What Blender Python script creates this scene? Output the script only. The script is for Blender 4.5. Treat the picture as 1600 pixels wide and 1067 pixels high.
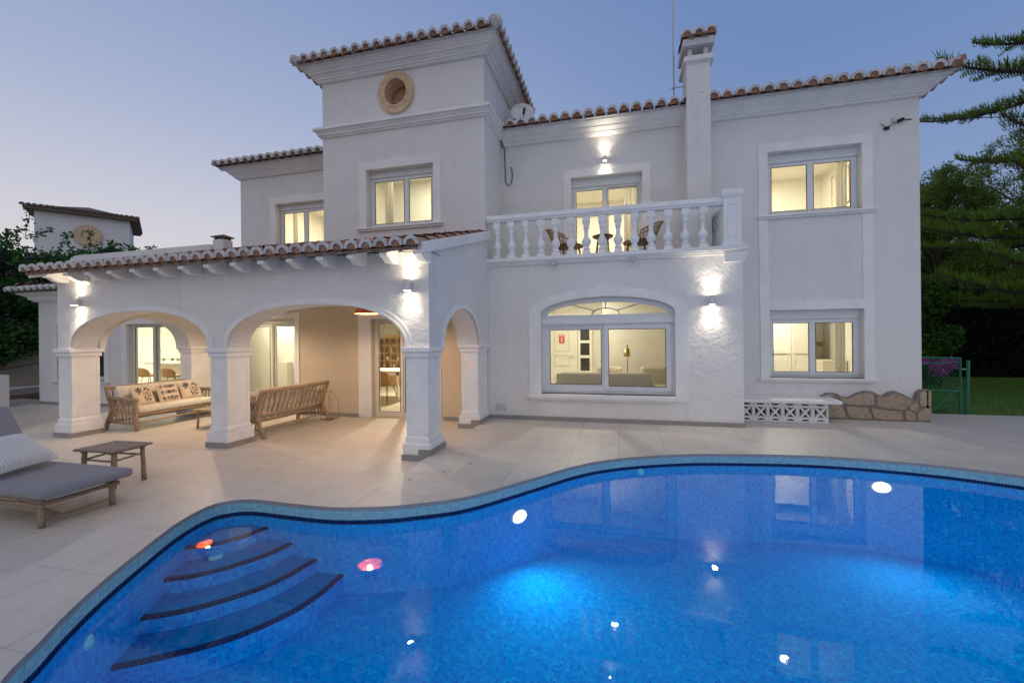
import bpy, bmesh, math, random
import numpy as np
from mathutils import Vector, Matrix
from mathutils.geometry import tessellate_polygon
random.seed(7); RNG = np.random.default_rng(11)
SC = bpy.context.scene; COL = SC.collection; PI = math.pi; sin, cos, rad = math.sin, math.cos, math.radians
for o in list(bpy.data.objects): bpy.data.objects.remove(o)

# ---------------------------------------------------------------- camera
yaw = math.atan(168/667.0); roll = 0.0103
F = Vector((-sin(yaw), cos(yaw), 0)); R = Vector((cos(yaw), sin(yaw), 0)); U = Vector((0, 0, 1))
cd = bpy.data.cameras.new("camera"); cam = bpy.data.objects.new("camera", cd); COL.objects.link(cam)
cx_ = R*cos(roll) - U*sin(roll); cy_ = R*sin(roll) + U*cos(roll); cz_ = -F
m = Matrix((cx_, cy_, cz_)).transposed().to_4x4(); m.translation = (0, 0, 1.55)
cam.matrix_world = m
cd.sensor_width = 36; cd.lens = 667/1600*36; cd.shift_y = -5.8/1600; cd.clip_start = .05; cd.clip_end = 1500
SC.camera = cam
SC.view_settings.view_transform = 'Standard'; SC.view_settings.look = 'None'
SC.view_settings.exposure = 0.2; SC.view_settings.gamma = 1.0

# ---------------------------------------------------------------- world: clear sky just after sunset behind the house on the left
w = bpy.data.worlds.new("World"); SC.world = w; w.use_nodes = True
nt = w.node_tree; nt.nodes.clear(); L = nt.links.new; N = nt.nodes.new
out = N('ShaderNodeOutputWorld'); bg = N('ShaderNodeBackground'); L(bg.outputs[0], out.inputs[0])
sky = N('ShaderNodeTexSky'); sky.sky_type = 'NISHITA'; sky.sun_disc = False
sky.sun_elevation = rad(1.0); sky.sun_rotation = rad(-62)
tc = N('ShaderNodeTexCoord'); sep = N('ShaderNodeSeparateXYZ'); L(tc.outputs['Generated'], sep.inputs[0])
def ramp(stops):
    r = N('ShaderNodeValToRGB'); e = r.color_ramp.elements
    while len(e) < len(stops): e.new(.5)
    for k, (p, c) in enumerate(stops): e[k].position = p; e[k].color = (*c, 1)
    return r
A = ramp([(0, (.70, .65, .61)), (.06, (.68, .65, .64)), (.22, (.56, .57, .65)), (.42, (.36, .42, .60)), (.7, (.20, .28, .50)), (1, (.14, .22, .46))])
B = ramp([(0, (.33, .38, .50)), (.08, (.31, .39, .54)), (.25, (.225, .315, .52)), (.5, (.145, .24, .47)), (.8, (.11, .20, .43)), (1, (.09, .17, .40))])
L(sep.outputs['Z'], A.inputs[0]); L(sep.outputs['Z'], B.inputs[0])
dot = N('ShaderNodeVectorMath'); dot.operation = 'DOT_PRODUCT'; L(tc.outputs['Generated'], dot.inputs[0]); dot.inputs[1].default_value = (-.86, .5, 0)
mr = N('ShaderNodeMapRange'); mr.interpolation_type = 'SMOOTHSTEP'; L(dot.outputs['Value'], mr.inputs[0]); mr.inputs[1].default_value = .1; mr.inputs[2].default_value = 1.02
mx = N('ShaderNodeMix'); mx.data_type = 'RGBA'; L(mr.outputs[0], mx.inputs[0]); L(B.outputs[0], mx.inputs[6]); L(A.outputs[0], mx.inputs[7])
ns = N('ShaderNodeVectorMath'); ns.operation = 'SCALE'; L(sky.outputs[0], ns.inputs[0]); ns.inputs['Scale'].default_value = .06
mx2 = N('ShaderNodeMix'); mx2.data_type = 'RGBA'; mx2.inputs[0].default_value = .08; L(mx.outputs[2], mx2.inputs[6]); L(ns.outputs[0], mx2.inputs[7])
dt2 = N('ShaderNodeVectorMath'); dt2.operation = 'DOT_PRODUCT'; L(tc.outputs['Generated'], dt2.inputs[0]); dt2.inputs[1].default_value = (.1, -.93, .33)
mr2 = N('ShaderNodeMapRange'); mr2.interpolation_type = 'SMOOTHSTEP'; L(dt2.outputs['Value'], mr2.inputs[0]); mr2.inputs[1].default_value = .0; mr2.inputs[2].default_value = .9
mx3 = N('ShaderNodeMix'); mx3.data_type = 'RGBA'; L(mr2.outputs[0], mx3.inputs[0]); L(mx2.outputs[2], mx3.inputs[6]); mx3.inputs[7].default_value = (.51, .515, .595, 1)
L(mx3.outputs[2], bg.inputs[0]); bg.inputs[1].default_value = 1.0

# ---------------------------------------------------------------- materials
MATS = {}
class NB:
    def __init__(s, name):
        s.m = bpy.data.materials.new(name); s.m.use_nodes = True; s.t = s.m.node_tree; s.t.nodes.clear()
        s.o = s.n('ShaderNodeOutputMaterial'); MATS[name] = s.m
    def n(s, t, **k):
        x = s.t.nodes.new(t)
        for a, b in k.items(): setattr(x, a, b)
        return x
    def l(s, a, b): s.t.links.new(a, b)
    def noise(s, scale, detail=3, rough=.5, vec=None, dist=0):
        x = s.n('ShaderNodeTexNoise'); x.inputs['Scale'].default_value = scale; x.inputs['Detail'].default_value = detail
        x.inputs['Roughness'].default_value = rough; x.inputs['Distortion'].default_value = dist
        s.l(vec if vec else s.pos(), x.inputs['Vector']); return x.outputs[0]
    def pos(s):
        if not hasattr(s, 'p'): s.p = s.n('ShaderNodeNewGeometry')
        return s.p.outputs['Position']
    def obj(s):
        if not hasattr(s, 'tcn'): s.tcn = s.n('ShaderNodeTexCoord')
        return s.tcn.outputs['Object']
    def mix(s, f, a, b):
        x = s.n('ShaderNodeMix', data_type='RGBA')
        for i, v in ((0, f), (6, a), (7, b)):
            if hasattr(v, 'is_linked'): s.l(v, x.inputs[i])
            elif i: x.inputs[i].default_value = (*v, 1)
            else: x.inputs[i].default_value = v
        return x.outputs[2]
    def mr(s, v, a, b, c=0., d=1.):
        x = s.n('ShaderNodeMapRange'); s.l(v, x.inputs[0])
        for i, q in zip((1, 2, 3, 4), (a, b, c, d)): x.inputs[i].default_value = q
        return x.outputs[0]
    def math(s, op, a, b=0.):
        x = s.n('ShaderNodeMath', operation=op)
        for i, v in ((0, a), (1, b)):
            if hasattr(v, 'is_linked'): s.l(v, x.inputs[i])
            else: x.inputs[i].default_value = v
        return x.outputs[0]
    def bump(s, h, strength, dist=.01, prev=None):
        x = s.n('ShaderNodeBump'); x.inputs['Strength'].default_value = strength; x.inputs['Distance'].default_value = dist
        s.l(h, x.inputs['Height'])
        if prev: s.l(prev, x.inputs['Normal'])
        return x.outputs[0]
    def bsdf(s, col, rough=.6, normal=None, metal=0, emis=None, es=0, spec=.5, trans=0):
        b = s.n('ShaderNodeBsdfPrincipled')
        if hasattr(col, 'is_linked'): s.l(col, b.inputs['Base Color'])
        else: b.inputs['Base Color'].default_value = (*col, 1)
        if hasattr(rough, 'is_linked'): s.l(rough, b.inputs['Roughness'])
        else: b.inputs['Roughness'].default_value = rough
        b.inputs['Metallic'].default_value = metal; b.inputs['Specular IOR Level'].default_value = spec
        b.inputs['Transmission Weight'].default_value = trans
        if normal: s.l(normal, b.inputs['Normal'])
        if emis: b.inputs['Emission Color'].default_value = (*emis, 1); b.inputs['Emission Strength'].default_value = es
        s.l(b.outputs[0], s.o.inputs[0]); return b

def simple(name, col, rough=.6, var=.12, scale=8, bs=0, bscale=40, metal=0, spec=.5):
    q = NB(name); n = q.noise(scale, 4)
    c = q.mix(q.mr(n, .3, .7), tuple(x*(1-var) for x in col), tuple(min(1, x*(1+var)) for x in col))
    nm = q.bump(q.noise(bscale, 4), bs) if bs else None
    q.bsdf(c, rough, nm, metal, spec=spec); return q.m

def stucco(name, col, coarse, fine):
    q = NB(name)
    n1 = q.noise(5, 6, .62, dist=.6); n2 = q.noise(42, 4, .6); big = q.noise(.9, 4, .6)
    vo = q.n('ShaderNodeTexVoronoi', feature='SMOOTH_F1'); vo.inputs['Scale'].default_value = 16; q.l(q.pos(), vo.inputs['Vector'])
    a = q.bump(n1, coarse, .05); b = q.bump(vo.outputs[0], coarse*.55, .02, a); c = q.bump(n2, fine, .012, b)
    mpn = q.n('ShaderNodeMapping'); mpn.inputs['Scale'].default_value = (3.2, 3.2, .35); q.l(q.pos(), mpn.inputs[0])
    streak = q.noise(1.6, 5, .65, vec=mpn.outputs[0])
    col1 = q.mix(q.mr(big, .35, .68), tuple(x*.93 for x in col), col)
    col2 = q.mix(q.math('MULTIPLY', q.mr(streak, .55, .75), .45), col1, tuple(x*.78 for x in col))
    col3 = q.mix(q.math('MULTIPLY', q.mr(n2, .35, .65), .25), col2, tuple(x*.84 for x in col))
    q.bsdf(col3, .85, c, spec=.25); return q.m
stucco('stucco', (.80, .785, .76), .34, .42)
stucco('stucco_smooth', (.80, .785, .76), .12, .3)
stucco('stucco_rough', (.82, .80, .77), .50, .45)
stucco('plaster_cream', (.66, .57, .44), .30, .22)
simple('white_trim', (.83, .815, .79), .55, .06, 3, .12, 30)
simple('white_paint', (.84, .84, .83), .4, .05, 5, .08, 60)
simple('skirting_tile', (.30, .285, .27), .4, .1, 6)
simple('interior_wall', (.80, .77, .67), .8, .03, 2)
simple('interior_white', (.86, .84, .74), .7, .02, 2)
simple('interior_floor', (.62, .55, .44), .35, .05, 2)
simple('aluminium', (.76, .77, .77), .4, .04, 5)
simple('aluminium_cream', (.74, .71, .63), .4, .05, 5)
simple('rubber_gasket', (.03, .03, .03), .6)
simple('dark_metal', (.04, .04, .045), .45, metal=.6)
simple('grey_metal', (.45, .46, .48), .4, metal=.7)
simple('lamp_body', (.62, .62, .62), .35, .04, metal=.4)
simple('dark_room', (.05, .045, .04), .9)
q = NB('curtain'); df = q.n('ShaderNodeBsdfDiffuse'); df.inputs[0].default_value = (.85, .83, .76, 1); tl = q.n('ShaderNodeBsdfTranslucent'); tl.inputs[0].default_value = (.85, .82, .72, 1)
ms = q.n('ShaderNodeMixShader'); ms.inputs[0].default_value = .6; q.l(df.outputs[0], ms.inputs[1]); q.l(tl.outputs[0], ms.inputs[2]); q.l(ms.outputs[0], q.o.inputs[0])
simple('linen', (.72, .66, .56), .95, .08, 20, .25, 220)
simple('grey_fabric', (.27, .265, .28), .95, .05, 30, .08, 300)
simple('sofa_grey', (.46, .42, .34), .95, .1, 20, .2, 120)
simple('brass', (.42, .30, .12), .35, metal=.8)
simple('cabinet_wood', (.34, .20, .09), .6, .3, 6)
simple('red_sign', (.75, .12, .10), .6)
simple('wicker', (.40, .22, .09), .7, .35, 60, .5, 120)
simple('wicker_dark', (.16, .07, .03), .6, .35, 60, .5, 120)
simple('orange_rattan', (.75, .17, .03), .6, .3, 90, .4, 140)
simple('grey_mortar', (.60, .59, .58), .9, .14, 20, .4, 70)
simple('stone_cap', (.66, .47, .30), .85, .18, 9, .3, 40)
simple('mortar_joint', (.24, .20, .16), .95)
simple('dark_green_cloth', (.012, .05, .05), .9)
simple('gate_green', (.012, .16, .09), .4, .1)
simple('bark', (.085, .06, .045), .95, .35, 12, .6, 30)
simple('satin_white', (.75, .75, .76), .5)
simple('cable_black', (.012, .012, .012), .6)
simple('pool_fitting', (.20, .72, .74), .3)
simple('terracotta_pot', (.55, .42, .34), .8)
simple('black_rubber', (.02, .02, .02), .7)

def tile_mat(name, cols, rough=.85):
    q = NB(name); g = q.n('ShaderNodeNewGeometry'); r = q.n('ShaderNodeValToRGB'); r.color_ramp.interpolation = 'LINEAR'
    e = r.color_ramp.elements
    while len(e) < len(cols): e.new(.5)
    for k, c in enumerate(cols): e[k].position = k/(len(cols)-1); e[k].color = (*c, 1)
    q.l(g.outputs['Random Per Island'], r.inputs[0])
    n = q.noise(22, 5, .65); c = q.mix(q.math('MULTIPLY', q.mr(n, .45, .7), .55), r.outputs[0], (.12, .10, .085))
    q.bsdf(c, rough, q.bump(q.noise(60, 4), .35)); return q.m
tile_mat('clay_tile', [(.36, .16, .09), (.50, .25, .15), (.30, .15, .10), (.44, .26, .18), (.56, .34, .23)])
tile_mat('clay_tile_old', [(.20, .13, .10), (.28, .19, .14), (.16, .12, .10), (.24, .15, .11)])
tile_mat('tile_mortar_end', [(.66, .64, .62), (.74, .73, .72), (.60, .58, .56)])
tile_mat('teak', [(.44, .30, .18), (.54, .38, .24), (.38, .25, .15), (.48, .34, .21)], .7)
tile_mat('bamboo', [(.30, .21, .13), (.38, .27, .17), (.25, .18, .12)], .7)
tile_mat('grey_teak', [(.26, .21, .17), (.32, .26, .21)], .75)
tile_mat('stone_clad', [(.44, .34, .24), (.50, .41, .31), (.38, .29, .21), (.47, .35, .24)], .9)

def deck_mat(name, base, joint, size, ox, oy, rough=.42):
    q = NB(name); sp = q.n('ShaderNodeSeparateXYZ'); q.l(q.pos(), sp.inputs[0])
    def cell(v, o):
        a = q.math('DIVIDE', q.math('ADD', v, o), size); fr = q.math('FRACT', a)
        d = q.math('ABSOLUTE', q.math('SUBTRACT', fr, .5)); return q.math('GREATER_THAN', d, .5-.0016/size*1.2), q.math('FLOOR', a)
    jx, fx = cell(sp.outputs[0], ox); jy, fy = cell(sp.outputs[1], oy)
    j = q.math('MAXIMUM', jx, q.math('MULTIPLY', jy, .6)); cb = q.n('ShaderNodeCombineXYZ'); q.l(fx, cb.inputs[0]); q.l(fy, cb.inputs[1])
    wn = q.n('ShaderNodeTexWhiteNoise'); q.l(cb.outputs[0], wn.inputs['Vector'])
    n = q.noise(1.4, 6, .62, dist=1.0); n2 = q.noise(9, 5, .6); n3 = q.noise(.45, 3)
    c = q.mix(q.mr(wn.outputs['Value'], 0, 1), tuple(x*.95 for x in base), tuple(x*1.04 for x in base))
    c = q.mix(q.math('MULTIPLY', q.mr(n, .45, .75), .7), c, (base[0]*.80, base[1]*.80, base[2]*.76))
    c = q.mix(q.math('MULTIPLY', q.mr(n2, .52, .75), .5), c, tuple(x*.8 for x in base))
    c = q.mix(q.math('MULTIPLY', q.mr(n3, .4, .65), .22), c, tuple(x*.8 for x in base))
    c = q.mix(q.math('MULTIPLY', j, .95), c, joint)
    rr = q.mr(n2, .3, .7, rough-.05, rough+.12)
    q.bsdf(c, rr, q.bump(q.noise(30, 4), .06), spec=.4); return q.m
deck_mat('deck_tile', (.67, .605, .52), (.17, .15, .13), .607, .02, .35)

def mosaic(name, cols, grout, rough=.25, size=.0262):
    q = NB(name); uv = q.n('ShaderNodeUVMap'); sp = q.n('ShaderNodeSeparateXYZ'); q.l(uv.outputs[0], sp.inputs[0])
    fs = []; js = []
    for k in (0, 1):
        a = q.math('DIVIDE', sp.outputs[k], size); fs.append(q.math('FLOOR', a))
        js.append(q.math('GREATER_THAN', q.math('ABSOLUTE', q.math('SUBTRACT', q.math('FRACT', a), .5)), .44))
    j = q.math('MAXIMUM', *js); cb = q.n('ShaderNodeCombineXYZ'); q.l(fs[0], cb.inputs[0]); q.l(fs[1], cb.inputs[1])
    wn = q.n('ShaderNodeTexWhiteNoise'); q.l(cb.outputs[0], wn.inputs['Vector'])
    r = q.n('ShaderNodeValToRGB'); r.color_ramp.interpolation = 'CONSTANT'; e = r.color_ramp.elements
    while len(e) < len(cols): e.new(.5)
    for k, (p, c) in enumerate(cols): e[k].position = p; e[k].color = (*c, 1)
    q.l(wn.outputs['Value'], r.inputs[0])
    c = q.mix(j, r.outputs[0], grout)
    q.bsdf(c, rough, spec=0.0); return q.m
BL = [(0, (.0, .25, .72)), (.28, (.0, .285, .75)), (.55, (.0, .325, .77)), (.74, (.0, .20, .65)), (.88, (.0, .37, .77)), (.97, (.01, .43, .79))]
mosaic('mosaic_blue', BL, (.0, .39, .78), .45)
mosaic('mosaic_wall', BL, (.0, .44, .82), .45)
mosaic('mosaic_tread_shaded', [(0, (.0, .17, .46)), (.4, (.0, .21, .50)), (.7, (.0, .18, .52)), (.9, (.0, .26, .52))], (.0, .24, .48), .45)  # same pool tile, darkened so the treads read shaded against the risers
mosaic('mosaic_light', [(0, (.20, .46, .54)), (.4, (.26, .52, .58)), (.7, (.17, .41, .51))], (.36, .56, .60))
mosaic('mosaic_navy', [(0, (.004, .012, .06)), (.4, (.008, .02, .10)), (.7, (.02, .02, .05))], (.02, .10, .25))

q = NB('water')
lw = q.n('ShaderNodeLayerWeight'); lw.inputs['Blend'].default_value = .5
bp = q.bump(q.noise(3.2, 3, .5), .02, .05); q.l(bp, lw.inputs['Normal'])
fac = q.math('ADD', q.math('MULTIPLY', q.math('POWER', lw.outputs['Facing'], 4.6), .95), .022)
tr = q.n('ShaderNodeBsdfTransparent'); tr.inputs[0].default_value = (.92, .985, 1, 1)
gl = q.n('ShaderNodeBsdfGlossy'); gl.inputs['Roughness'].default_value = 0.004; q.l(bp, gl.inputs['Normal'])
ms = q.n('ShaderNodeMixShader'); q.l(fac, ms.inputs[0]); q.l(tr.outputs[0], ms.inputs[1]); q.l(gl.outputs[0], ms.inputs[2]); q.l(ms.outputs[0], q.o.inputs[0])
q = NB('window_glass')
lw = q.n('ShaderNodeLayerWeight'); lw.inputs['Blend'].default_value = .5
fac = q.math('ADD', q.math('MULTIPLY', q.math('POWER', lw.outputs['Facing'], 5), .9), .06)
tr = q.n('ShaderNodeBsdfTransparent'); tr.inputs[0].default_value = (.93, .95, .92, 1)
gl = q.n('ShaderNodeBsdfGlossy'); gl.inputs['Roughness'].default_value = 0.003
ms = q.n('ShaderNodeMixShader'); q.l(fac, ms.inputs[0]); q.l(tr.outputs[0], ms.inputs[1]); q.l(gl.outputs[0], ms.inputs[2]); q.l(ms.outputs[0], q.o.inputs[0])

def emit(name, col, s):
    q = NB(name); q.bsdf(col, .5, emis=col, es=s); return q.m
emit('lamp_glow', (1, .86, .62), 60); emit('pool_lamp_glow', (.80, .93, 1), 9); emit('ceiling_glow', (1, .88, .66), 7); emit('bulb_glow', (1, .72, .40), 40)

def leaf_mat(name, c1, c2, c3=None):
    q = NB(name); g = q.n('ShaderNodeNewGeometry')
    c = q.mix(g.outputs['Random Per Island'], c1, c2)
    if c3: c = q.mix(q.mr(q.noise(.9, 3), .45, .6), c, c3)
    b = q.bsdf(c, .75, spec=.15)
    tl = q.n('ShaderNodeBsdfTranslucent'); q.l(c, tl.inputs[0]); ms = q.n('ShaderNodeMixShader'); ms.inputs[0].default_value = .25
    q.l(b.outputs[0], ms.inputs[1]); q.l(tl.outputs[0], ms.inputs[2]); q.l(ms.outputs[0], q.o.inputs[0]); return q.m
leaf_mat('leaf_vine', (.03, .11, .025), (.09, .21, .045), (.04, .12, .03))
leaf_mat('leaf_pine', (.10, .17, .025), (.22, .29, .05), (.08, .14, .025))
leaf_mat('leaf_araucaria', (.10, .20, .025), (.22, .33, .045), (.13, .22, .025))
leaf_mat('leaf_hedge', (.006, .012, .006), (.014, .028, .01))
leaf_mat('leaf_shrub', (.03, .08, .012), (.07, .15, .02))
leaf_mat('petal_pink', (.42, .05, .36), (.6, .12, .5))
leaf_mat('grass_blade', (.05, .18, .015), (.13, .28, .03), (.18, .22, .05))
simple('lawn_soil', (.07, .16, .025), .95, .4, 3, .5, 25)
simple('earth', (.20, .15, .10), .95, .2, 1)
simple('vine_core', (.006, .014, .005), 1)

q = NB('grain_tile')
q.bsdf((.45, .40, .34), .6)
def cushion_print(name, kind):
    q = NB(name); uv = q.n('ShaderNodeUVMap'); sp = q.n('ShaderNodeSeparateXYZ'); q.l(uv.outputs[0], sp.inputs[0])
    x, y = sp.outputs[0], sp.outputs[1]
    def ell(cx, cy, rx, ry, sk=0.):
        dx = q.math('SUBTRACT', q.math('ADD', x, q.math('MULTIPLY', q.math('SUBTRACT', y, cy), sk)), cx)
        a = q.math('POWER', q.math('ABSOLUTE', q.math('DIVIDE', dx, rx)), 2); b = q.math('POWER', q.math('ABSOLUTE', q.math('DIVIDE', q.math('SUBTRACT', y, cy), ry)), 2)
        return q.math('LESS_THAN', q.math('ADD', a, b), 1)
    if kind == 'net':
        shape = q.math('MAXIMUM', q.math('MAXIMUM', ell(.60, .5, .24, .36, -.15), ell(.26, .76, .16, .15)), ell(.20, .62, .05, .12))
        v = q.n('ShaderNodeTexVoronoi', feature='DISTANCE_TO_EDGE'); v.inputs['Scale'].default_value = 8.5; q.l(uv.outputs[0], v.inputs['Vector'])
        ink = q.math('MULTIPLY', shape, q.math('LESS_THAN', v.outputs[0], .085))
        ink = q.math('MAXIMUM', ink, q.math('MULTIPLY', ell(.26, .76, .13, .11), q.math('GREATER_THAN', q.noise(24, 2, vec=uv.outputs[0]), .45)))
    else:
        s = None
        for cyy in (.2, .5, .8):
            e = q.math('MAXIMUM', ell(.54, cyy, .30, .085), ell(.16, cyy, .07, .09))
            s = e if s is None else q.math('MAXIMUM', s, e)
        v = q.n('ShaderNodeTexVoronoi', feature='DISTANCE_TO_EDGE'); v.inputs['Scale'].default_value = 16; q.l(uv.outputs[0], v.inputs['Vector'])
        ink = q.math('MULTIPLY', s, q.math('LESS_THAN', v.outputs[0], .15))
    c = q.mix(ink, (.66, .53, .38), (.02, .025, .09))
    q.bsdf(c, .95, q.bump(q.noise(150, 3), .2))
cushion_print('net_print', 'net'); cushion_print('fish_print', 'fish')
q = NB('stripe_fabric'); uv = q.n('ShaderNodeUVMap'); sp = q.n('ShaderNodeSeparateXYZ'); q.l(uv.outputs[0], sp.inputs[0])
s1 = q.math('GREATER_THAN', q.math('FRACT', q.math('MULTIPLY', sp.outputs[0], 22.)), .78)
q.bsdf(q.mix(q.math('MULTIPLY', s1, .45), (.70, .70, .67), (.13, .20, .26)), .95, q.bump(q.noise(60, 3), .5))

# ---------------------------------------------------------------- mesh tools
class MB:
    def __init__(s): s.v = []; s.f = []; s.mi = []; s.cur = 0; s.sm = []; s.smooth = False
    def add(s, vs, fs):
        b = len(s.v); s.v += [tuple(v) for v in vs]; s.f += [tuple(b+i for i in f) for f in fs]
        s.mi += [s.cur]*len(fs); s.sm += [s.smooth]*len(fs); return s
    def box(s, x0, x1, y0, y1, z0, z1):
        s.add([(x0,y0,z0),(x1,y0,z0),(x1,y1,z0),(x0,y1,z0),(x0,y0,z1),(x1,y0,z1),(x1,y1,z1),(x0,y1,z1)],
              [(3,2,1,0),(4,5,6,7),(0,1,5,4),(1,2,6,5),(2,3,7,6),(3,0,4,7)]); return s
    def frus(s, x0, x1, y0, y1, z0, z1, a, b):
        s.add([(x0-a,y0-a,z0),(x1+a,y0-a,z0),(x1+a,y1+a,z0),(x0-a,y1+a,z0),(x0-b,y0-b,z1),(x1+b,y0-b,z1),(x1+b,y1+b,z1),(x0-b,y1+b,z1)],
              [(3,2,1,0),(4,5,6,7),(0,1,5,4),(1,2,6,5),(2,3,7,6),(3,0,4,7)]); return s
    def prism(s, loops, ax, c0, c1):
        lp = [[Vector((p[0], p[1], 0)) for p in l] for l in loops]
        tris = tessellate_polygon(lp); flat = [p for l in lp for p in l]
        def P(p, c):
            return (p[0], c, p[1]) if ax == 'Y' else ((c, p[0], p[1]) if ax == 'X' else (p[0], p[1], c))
        n = len(flat); vs = [P(p, c0) for p in flat] + [P(p, c1) for p in flat]; fs = []
        for t in tris: fs += [tuple(t), tuple(n+i for i in reversed(t))]
        b = 0
        for l in lp:
            k = len(l)
            for i in range(k): a, c = b+i, b+(i+1) % k; fs.append((a, c, n+c, n+a))
            b += k
        s.add(vs, fs); return s
    def tube(s, pts, r, seg=8, cap=True):
        pts = [Vector(p) for p in pts]; n = len(pts); rs = r if isinstance(r, (list, tuple)) else [r]*n
        up = None; vs = []
        for i, p in enumerate(pts):
            d = (pts[min(i+1, n-1)] - pts[max(i-1, 0)]).normalized()
            if up is None: up = Vector((0, 0, 1)) if abs(d.z) < .9 else Vector((1, 0, 0))
            x = d.cross(up).normalized(); y = x.cross(d).normalized(); up = y
            for k in range(seg):
                a = 2*PI*k/seg; vs.append(p + (x*cos(a)+y*sin(a))*rs[i])
        fs = [(i*seg+k, i*seg+(k+1) % seg, (i+1)*seg+(k+1) % seg, (i+1)*seg+k) for i in range(n-1) for k in range(seg)]
        if cap: fs += [tuple(range(seg))[::-1], tuple(range((n-1)*seg, n*seg))]
        s.add(vs, fs); return s
    def lathe(s, prof, c=(0, 0, 0), seg=20, cap=True):
        vs = []; n = len(prof)
        for r, z in prof:
            for k in range(seg): a = 2*PI*k/seg; vs.append((c[0]+r*cos(a), c[1]+r*sin(a), c[2]+z))
        fs = [(i*seg+k, i*seg+(k+1) % seg, (i+1)*seg+(k+1) % seg, (i+1)*seg+k) for i in range(n-1) for k in range(seg)]
        if cap: fs += [tuple(range(seg))[::-1], tuple(range((n-1)*seg, n*seg))]
        s.add(vs, fs); return s
    def rbox(s, x0, x1, y0, y1, z0, z1, r, n=6, puff=0):       # soft rounded cushion block
        m_ = 12; hx, hy, hz = (x1-x0)/2, (y1-y0)/2, (z1-z0)/2; c = ((x0+x1)/2, (y0+y1)/2, (z0+z1)/2)
        bm = bmesh.new(); bmesh.ops.create_cube(bm, size=2); bmesh.ops.subdivide_edges(bm, edges=bm.edges[:], cuts=m_, use_grid_fill=True)
        vs = []
        for v in bm.verts:
            p = [v.co.x*hx, v.co.y*hy, v.co.z*hz]; q_ = [max(-h+r, min(h-r, t)) for t, h in zip(p, (hx, hy, hz))]
            d = Vector(p)-Vector(q_)
            if d.length > 1e-6: d = d.normalized()*r
            if puff: k = (1-v.co.x**2)*(1-v.co.y**2); q_[2] += puff*k*v.co.z
            vs.append((c[0]+q_[0]+d.x, c[1]+q_[1]+d.y, c[2]+q_[2]+d.z))
        bm.verts.index_update(); fs = [[v.index for v in f.verts] for f in bm.faces]; bm.free()
        o = s.smooth; s.smooth = True; s.add(vs, fs); s.smooth = o; return s
    def build(s, name, mats, parent=None, world=True, uv=None, fix=True, bevel=0):
        me = bpy.data.meshes.new(name); me.from_pydata(s.v, [], s.f)
        mats = mats if isinstance(mats, (list, tuple)) else [mats]
        for q_ in mats: me.materials.append(MATS[q_])
        me.polygons.foreach_set('material_index', s.mi); me.polygons.foreach_set('use_smooth', s.sm)
        if fix:
            bm = bmesh.new(); bm.from_mesh(me); bmesh.ops.recalc_face_normals(bm, faces=bm.faces); bm.to_mesh(me); bm.free()
        if uv:
            ul = me.uv_layers.new(name='UVMap')
            for lo in me.loops:
                ul.data[lo.index].uv = uv(me.vertices[lo.vertex_index].co)
        o = bpy.data.objects.new(name, me); COL.objects.link(o)
        if parent:
            o.parent = parent
            if world:
                pp = parent; t = Vector()
                while pp: t += Vector(pp.location) if pp.type == 'EMPTY' else Vector(); pp = pp.parent
                if parent.type == 'EMPTY': o.matrix_parent_inverse = Matrix.Translation(-t)
        if bevel:
            b = o.modifiers.new('bevel', 'BEVEL'); b.width = bevel; b.segments = 2; b.limit_method = 'ANGLE'; b.angle_limit = rad(50)
        return o
def thing(name, label, cat, loc=(0, 0, 0), group=None):
    o = bpy.data.objects.new(name, None); COL.objects.link(o); o.location = loc; o['label'] = label; o['category'] = cat
    o.empty_display_size = .1
    if group: o['group'] = group
    return o
def tag(o, label, cat, group=None):
    o['label'] = label; o['category'] = cat
    if group: o['group'] = group
    return o
def struct(o): o['kind'] = 'structure'; return o
def dup(root, label=None, loc=None, rotz=None):
    r = root.copy(); COL.objects.link(r)
    if loc is not None: r.location = loc
    if rotz is not None: r.rotation_euler = (0, 0, rotz)
    if label: r['label'] = label
    def rec(a, b):
        for ch in list(a.children):
            c = ch.copy(); COL.objects.link(c); c.parent = b; c.matrix_parent_inverse = ch.matrix_parent_inverse.copy(); rec(ch, c)
    rec(root, r); return r
def lamp(kind, name, loc, e, col, parent=None, size=.1, d=None, spot=None, blend=.5):
    l = bpy.data.lights.new(name, kind); l.energy = e; l.color = col
    if kind == 'AREA': l.shape = 'DISK'; l.size = size
    elif kind in ('POINT', 'SPOT'): l.shadow_soft_size = size
    if kind == 'SPOT': l.spot_size = rad(spot); l.spot_blend = blend
    o = bpy.data.objects.new(name, l); COL.objects.link(o); o.location = loc
    if d: o.rotation_euler = Vector(d).to_track_quat('-Z', 'Y').to_euler()
    if parent: o.parent = parent; o.matrix_parent_inverse = Matrix.Translation(-Vector(parent.location))
    return o
def rect(x0, x1, z0, z1): return [(x0, z0), (x1, z0), (x1, z1), (x0, z1)]
def arc(cx, cz, rx, rz, a0, a1, n=24): return [(cx+rx*cos(rad(a0+(a1-a0)*i/n)), cz+rz*sin(rad(a0+(a1-a0)*i/n))) for i in range(n+1)]
def catmull(pts, n=6, closed=False):
    P = [Vector(p) for p in pts]; o = []; k = len(P)
    for i in range(k if closed else k-1):
        a, b, c, d = (P[(i-1) % k], P[i], P[(i+1) % k], P[(i+2) % k]) if closed else (P[max(i-1, 0)], P[i], P[i+1], P[min(i+2, k-1)])
        for j in range(n):
            t = j/n; o.append(.5*((2*b)+(c-a)*t+(2*a-5*b+4*c-d)*t*t+(3*b-a-3*c+d)*t**3))
    if not closed: o.append(P[-1])
    return o

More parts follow.
